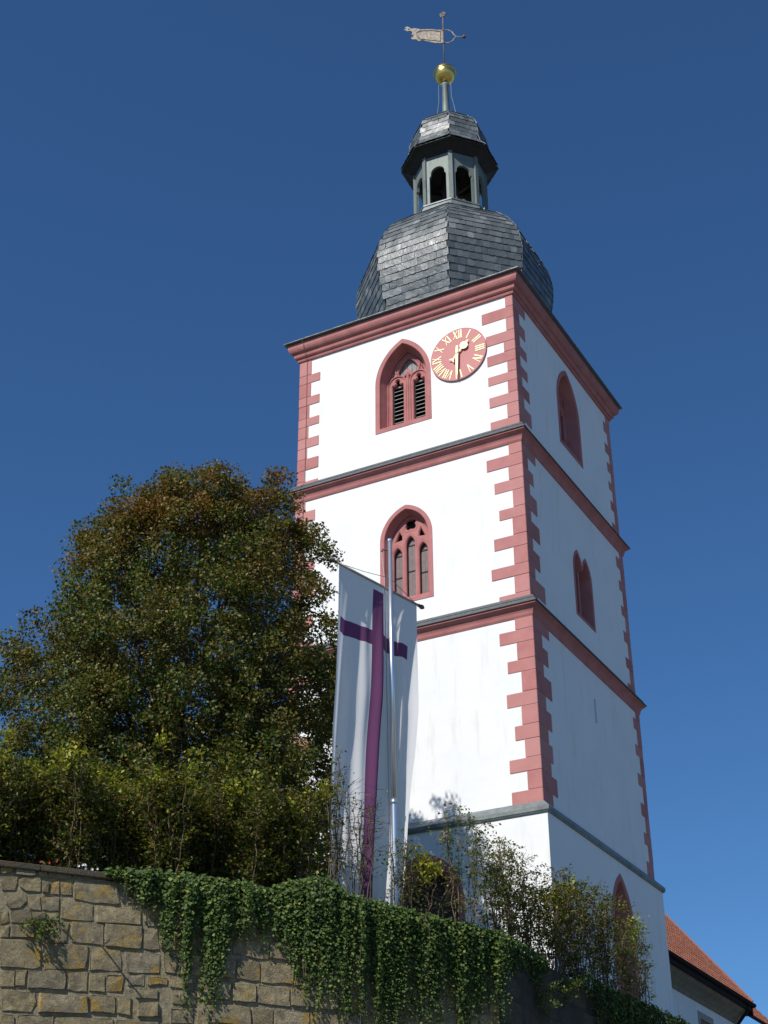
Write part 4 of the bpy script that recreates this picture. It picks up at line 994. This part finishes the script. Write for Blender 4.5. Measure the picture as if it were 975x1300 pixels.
shrub(ga(-.45, .5), .85, .45, 7, 3, 'leaf_hedge', 'low leafy briar with yellow green leaves in front of the dark portal', 'shrub', 'stem', .05, bare=.2, tips=4)
Bx = [(3.75, -12.75, 2.15, .42, 12, 9, 'tall slender rose shrub with one long shoot reaching the grey ledge', 'leaf_rose'),
      (3.85, -11.9, 1.75, .40, 13, 9, 'loose rose shrub right of the portal against the sunlit white base', 'leaf_rose'),
      (3.85, -11.2, 2.0, .42, 18, 9, 'loose reddish twiggy shrub in front of the white tower corner', 'leaf_rose'),
      (3.80, -10.4, 1.75, .50, 24, 11, 'dense olive shrub directly below the base corner of the tower', 'leaf_hedge'),
      (3.95, -9.5, 1.75, .55, 30, 12, 'dense olive bush left of the lancet window in the base', 'leaf_hedge'),
      (3.95, -8.5, 2.0, .60, 32, 12, 'dense bush with yellowish leaves in front of the base lancet window', 'leaf_hedge'),
      (4.05, -7.4, 2.05, .55, 28, 11, 'dense bush right below the base lancet window', 'leaf_hedge'),
      (4.05, -6.3, 1.7, .45, 14, 9, 'loose bush with reddish twigs at the shaded base wall', 'leaf_rose'),
      (4.10, -5.4, 1.75, .40, 10, 9, 'loose overhanging shrub reaching the right edge of the tower base', 'leaf_rose')]
for i, (x, y, h, r, n, dn, lb, ml) in enumerate(Bx):
    shrub((x, y, 7.5), h, r*1.1, int(n*.72), int(dn*1.2), ml, lb, 'shrub', 'stem', .055, bare=.12, tips=(0, 0, 0, 0, 1, 2, 0, 0, 3)[i])
# small flowers on the coping
def flower_clump(c, n, matl, label):
    root = empty('flower_clump', c, label, 'flowers'); st = MB(); c = Vector(c)
    for k in range(n):
        p = c+Vector((rnd.uniform(-.16, .16)*.6, rnd.uniform(-.16, .16)*.8, 0)); q = p+Vector((rnd.uniform(-.02, .02), rnd.uniform(-.02, .02), rnd.uniform(.05, .13))); st.tube([p, q], .003, 3, caps=False)
        fl = MB()
        for j in range(7):
            an = j*2*math.pi/7; dd = (dA*math.cos(an)+Vector((0, 0, 1))*math.sin(an))*.014+nA*.008; e = dd.cross(nA)*.45; fl.add([q, q+dd+e, q+dd*1.35, q+dd-e], [(0, 1, 2, 3)])
        fl.build('blossom', M[matl], root)
    st.build('stems', M['leaf_tuft'], root, origin=tuple(c))
flower_clump(ga(-6.0, .06, 7.60), 8, 'petal', 'cluster of small white flowers standing on the wall coping')
flower_clump(ga(-6.55, .08, 7.60), 3, 'redpetal', 'tiny red flowers on the coping left of the white ones')

# ================================================================== the big tree
TB = Vector((-5.75, -8.1, 7.9))
tree = empty('linden_tree', TB, 'large broad tree with dark green and rusty autumn leaves left of the tower', 'tree')
trk = MB(); trk.tube([TB, TB+Vector((.03, 0, 2)), TB+Vector((-.05, .05, 4)), TB+Vector((.05, 0, 6.5))], .30, 10, .20)
trk.build('trunk', M['bark'], tree)
PR_ = [(9.2, 2.4), (10.2, 3.3), (12, 4.0), (14, 4.15), (15.5, 4.1), (17, 3.6), (18.5, 3.0), (19.4, 2.55), (20.0, 2.1), (20.4, 1.3)]
LOBES = [(.05, 0, 21.5, .9), (1.75, .95, 21.3, .9), (-1.25, -.65, 21.1, .85), (2.6, 1.35, 20.4, .8), (-1.9, -1.0, 20.0, .8), (.4, 1.6, 20.8, 1.0), (.9, -1.3, 20.3, 1.0)]
blobs = []
while len(blobs) < 1900:
    z = rnd.uniform(9.3, 20.4); rm = interp(PR_, z, 1); a = rnd.uniform(0, 2*math.pi)
    rm *= 1+.09*math.sin(a*5+z*1.3)+.06*math.sin(a*9-z*2.1)
    q = rnd.random()**.42
    if rnd.random() > (rm/4.2): continue
    if q < .45 and rnd.random() < .6: continue
    sh = max(0, z-13)*.055
    blobs.append((TB.x+.1+.88*sh+math.cos(a)*rm*q, TB.y+.47*sh+math.sin(a)*rm*q, z, rnd.uniform(.24, .46), q))
for (dx, dy, z, r) in LOBES:
    for k in range(26):
        v = Vector((rnd.gauss(0, 1), rnd.gauss(0, 1), rnd.gauss(0, 1))).normalized()*r*rnd.random()**.4; v.z *= 1.1
        blobs.append((TB.x+dx+v.x, TB.y+dy+v.y, z-1.0+v.z, rnd.uniform(.2, .38), .9))
# limbs and branches that carry the leaf clusters
lm = MB(); limbs = []
for k in range(16):
    a = 2*math.pi*k/16+rnd.uniform(-.2, .2); z0 = TB.z+2.2+.28*k; el = rnd.uniform(.75, 1.25) if k < 11 else rnd.uniform(1.15, 1.45)
    ln = rnd.uniform(4.5, 6.2) if k < 11 else rnd.uniform(5, 6.5)
    p = Vector((TB.x, TB.y, z0)); d = Vector((math.cos(a)*math.cos(el), math.sin(a)*math.cos(el), math.sin(el))); pts = [p]
    for i in range(9):
        d = (d+Vector((rnd.gauss(0, .06), rnd.gauss(0, .06), .07))).normalized(); q = pts[-1]+d*ln/9
        rr_ = math.hypot(q.x-TB.x, q.y-TB.y)
        if rr_ > interp(PR_, q.z, 1)*.85 or q.z > 20.6: break
        pts.append(q)
    if len(pts) > 2:
        m2 = MB(); m2.tube(pts, .10, 6, .03, caps=False); m2.build('limb', M['bark'], tree); limbs += pts[1:]
LA = np.array([tuple(p) for p in limbs]); tw = MB()
C, S_, Dd, Nn, LL = [], [], [], [], []
for (x, y, z, r, q) in blobs:
    c = np.array((x, y, z)); j = np.argmin(((LA-c)**2*[1, 1, 1.0]).sum(1)-(LA[:, 2] < z-.2)*1.0)
    s = Vector(LA[j]); e = Vector(c); mid = s.lerp(e, .5)+Vector((rnd.gauss(0, .1), rnd.gauss(0, .1), .12)); tw.tube([s, mid, e], .018, 3, .006, caps=False)
    n = int(150*(r/.38)**2*rnd.uniform(.6, 1.25)); v = rdir(n)*(nrs.uniform(0, 1, (n, 1))**.4)*r*1.02*np.array([1, 1, .8])
    outv = np.array((x-TB.x, y-TB.y, (z-14)*.35)); outv /= np.linalg.norm(outv)+1e-6
    C.append(c+v); Dd.append(rdir(n)+outv*.5+[0, 0, -.35]); Nn.append(rdir(n)*.8+outv*.5+[0, 0, .55]); LL.append(nrs.uniform(.06, .105, n))
C, Dd, Nn, LL = map(np.concatenate, (C, Dd, Nn, LL)); print('tree leaves', len(C))
leaves('crown', C, Dd, Nn, LL, LL*nrs.uniform(.6, .85, len(LL)), M['leaf_tree'], tree, tuple(TB))
tw.build('twigs', M['bark'], tree, kind='stuff', origin=tuple(TB))

# ================================================================== flagpole and banner
pole = empty('flagpole', (2.84, -13.34, 7.6), 'slim silver metal flagpole standing behind the ivy wall before the tower', 'flagpole')
PB, PT = Vector((2.84, -13.34, 7.4)), Vector((2.80, -13.36, 14.62))
mb = MB(); mb.smooth = True; mid = PB.lerp(PT, .32); mb.tube([PB, mid], .052, 16, .048, caps=False); mb.build('lower_tube', M['alu'], pole)
mb = MB(); mb.smooth = True; mb.tube([mid-Vector((0, 0, .02)), mid+Vector((0, 0, .05))], .057, 16); mb.build('sleeve', M['alu'], pole)
mb = MB(); mb.smooth = True; mb.tube([mid+Vector((0, 0, .04)), PT], .046, 16, .040); mb.build('upper_tube', M['alu'], pole)
mb = MB(); mb.tube([PT+Vector((0, 0, -.01)), PT+Vector((0, 0, .035))], .047, 12); mb.build('cap', M['alu'], pole)
FD = Vector((.204, .979, 0)).normalized(); FN = Vector((FD.y, -FD.x, 0)); FL = Vector((2.49, -14.65, 13.68))
camL = Vector((-.88, -.4745, 0))
mb = MB(); h_ = PT+Vector((0, 0, -.17)); mb.tube([h_, h_-Vector((.88, .47, 0))*.13, h_-Vector((.88, .47, 0))*.15+Vector((0, 0, -.04))], .022, 6); mb.build('pulley_arm', M['iron'], pole)
banner = empty('church_flag', FL+FD*1.05, 'long white church flag with a purple cross hanging from a bar on the flagpole', 'flag')
F0 = FL-FN*.03
mb = MB(); mb.smooth = True; mb.tube([F0-FD*.03, F0+FD*2.20], .022, 10); mb.build('crossbar', M['greystone'], banner)
for s, p in ((-1, F0-FD*.03), (1, F0+FD*2.20)):
    m2 = MB(); m2.smooth = True; ax = FD*s; rings = []
    for r, t in [(.022, 0), (.034, .01), (.030, .03), (.020, .04), (.040, .07), (.046, .10), (.036, .13), (.012, .17), (.001, .18)]:
        a = Vector((0, 0, 1)); b2 = ax.cross(a); rings.append([p+ax*t+(a*math.cos(2*math.pi*k/12)+b2*math.sin(2*math.pi*k/12))*r for k in range(12)])
    m2.loft(rings, True, True, True); m2.build('bar_finial', M['iron'], banner)
NU, NV, FH = 120, 90, 6.05
vs, uvs = [], []
for j in range(NV+1):
    v = j/NV*FH
    for i in range(NU+1):
        u = i/NU; t = v/FH; g = min(1, v/2.2)
        wdt = 2.12-.86*t**.9; lat = .05+.10*t**1.3+u*wdt
        ph = u*2*math.pi
        dep = g*(.085*math.sin(ph*1.9+2.2+.3*t)+.045*math.sin(ph*3.8+1.2+.4*t)+.028*math.sin(ph*6.1-.8*t))+(.25+.75*g)*.014*math.sin(ph*11+3*math.sin(v*.8))*max(0, 1-v/2.2)
        dep += -g*.05*math.exp(-((u-.05)/.06)**2) + g*.05*math.exp(-((u-.15)/.07)**2)
        dep += g*.05*math.exp(-((u-.80-.03*t)/.03)**2)-g*.05*math.exp(-((u-.90+.02*t)/.03)**2)
        dep += min(1, v/3)*.22*(lat-1.05)+.010*math.sin(v*2.3+u*9)*g+.03*math.sin(v*1.1)*g
        p = F0+FD*lat+FN*(dep-.012)+Vector((0, 0, -.015-v+.03*math.sin(ph)*t)); vs.append(p); uvs.append((u, v))
me = bpy.data.meshes.new('cloth'); o_ = Vector(F0)
fs = [(j*(NU+1)+i, j*(NU+1)+i+1, (j+1)*(NU+1)+i+1, (j+1)*(NU+1)+i) for j in range(NV) for i in range(NU)]
me.from_pydata([p-o_ for p in vs], [], fs); ul = me.uv_layers.new(name='flag')
for lp in me.loops: ul.data[lp.index].uv = uvs[lp.vertex_index]
me.polygons.foreach_set('use_smooth', [True]*len(me.polygons))
link_mesh('cloth', me, M['flag'], banner, tuple(o_))
mb = MB(); top = PT+Vector((0, 0, -.75))
mb.tube([F0-FD*.0, F0.lerp(top, .5)+Vector((0, 0, -.02)), top], .006, 4); mb.tube([F0+FD*2.15, top], .006, 4)
mb.tube([h_-Vector((.88, .47, 0))*.15+Vector((0, 0, -.04)), top-Vector((.88, .47, 0))*.10, PB+Vector((-.06, -.05, .6))], .007, 4); mb.build('halyard', M['cord'], banner)
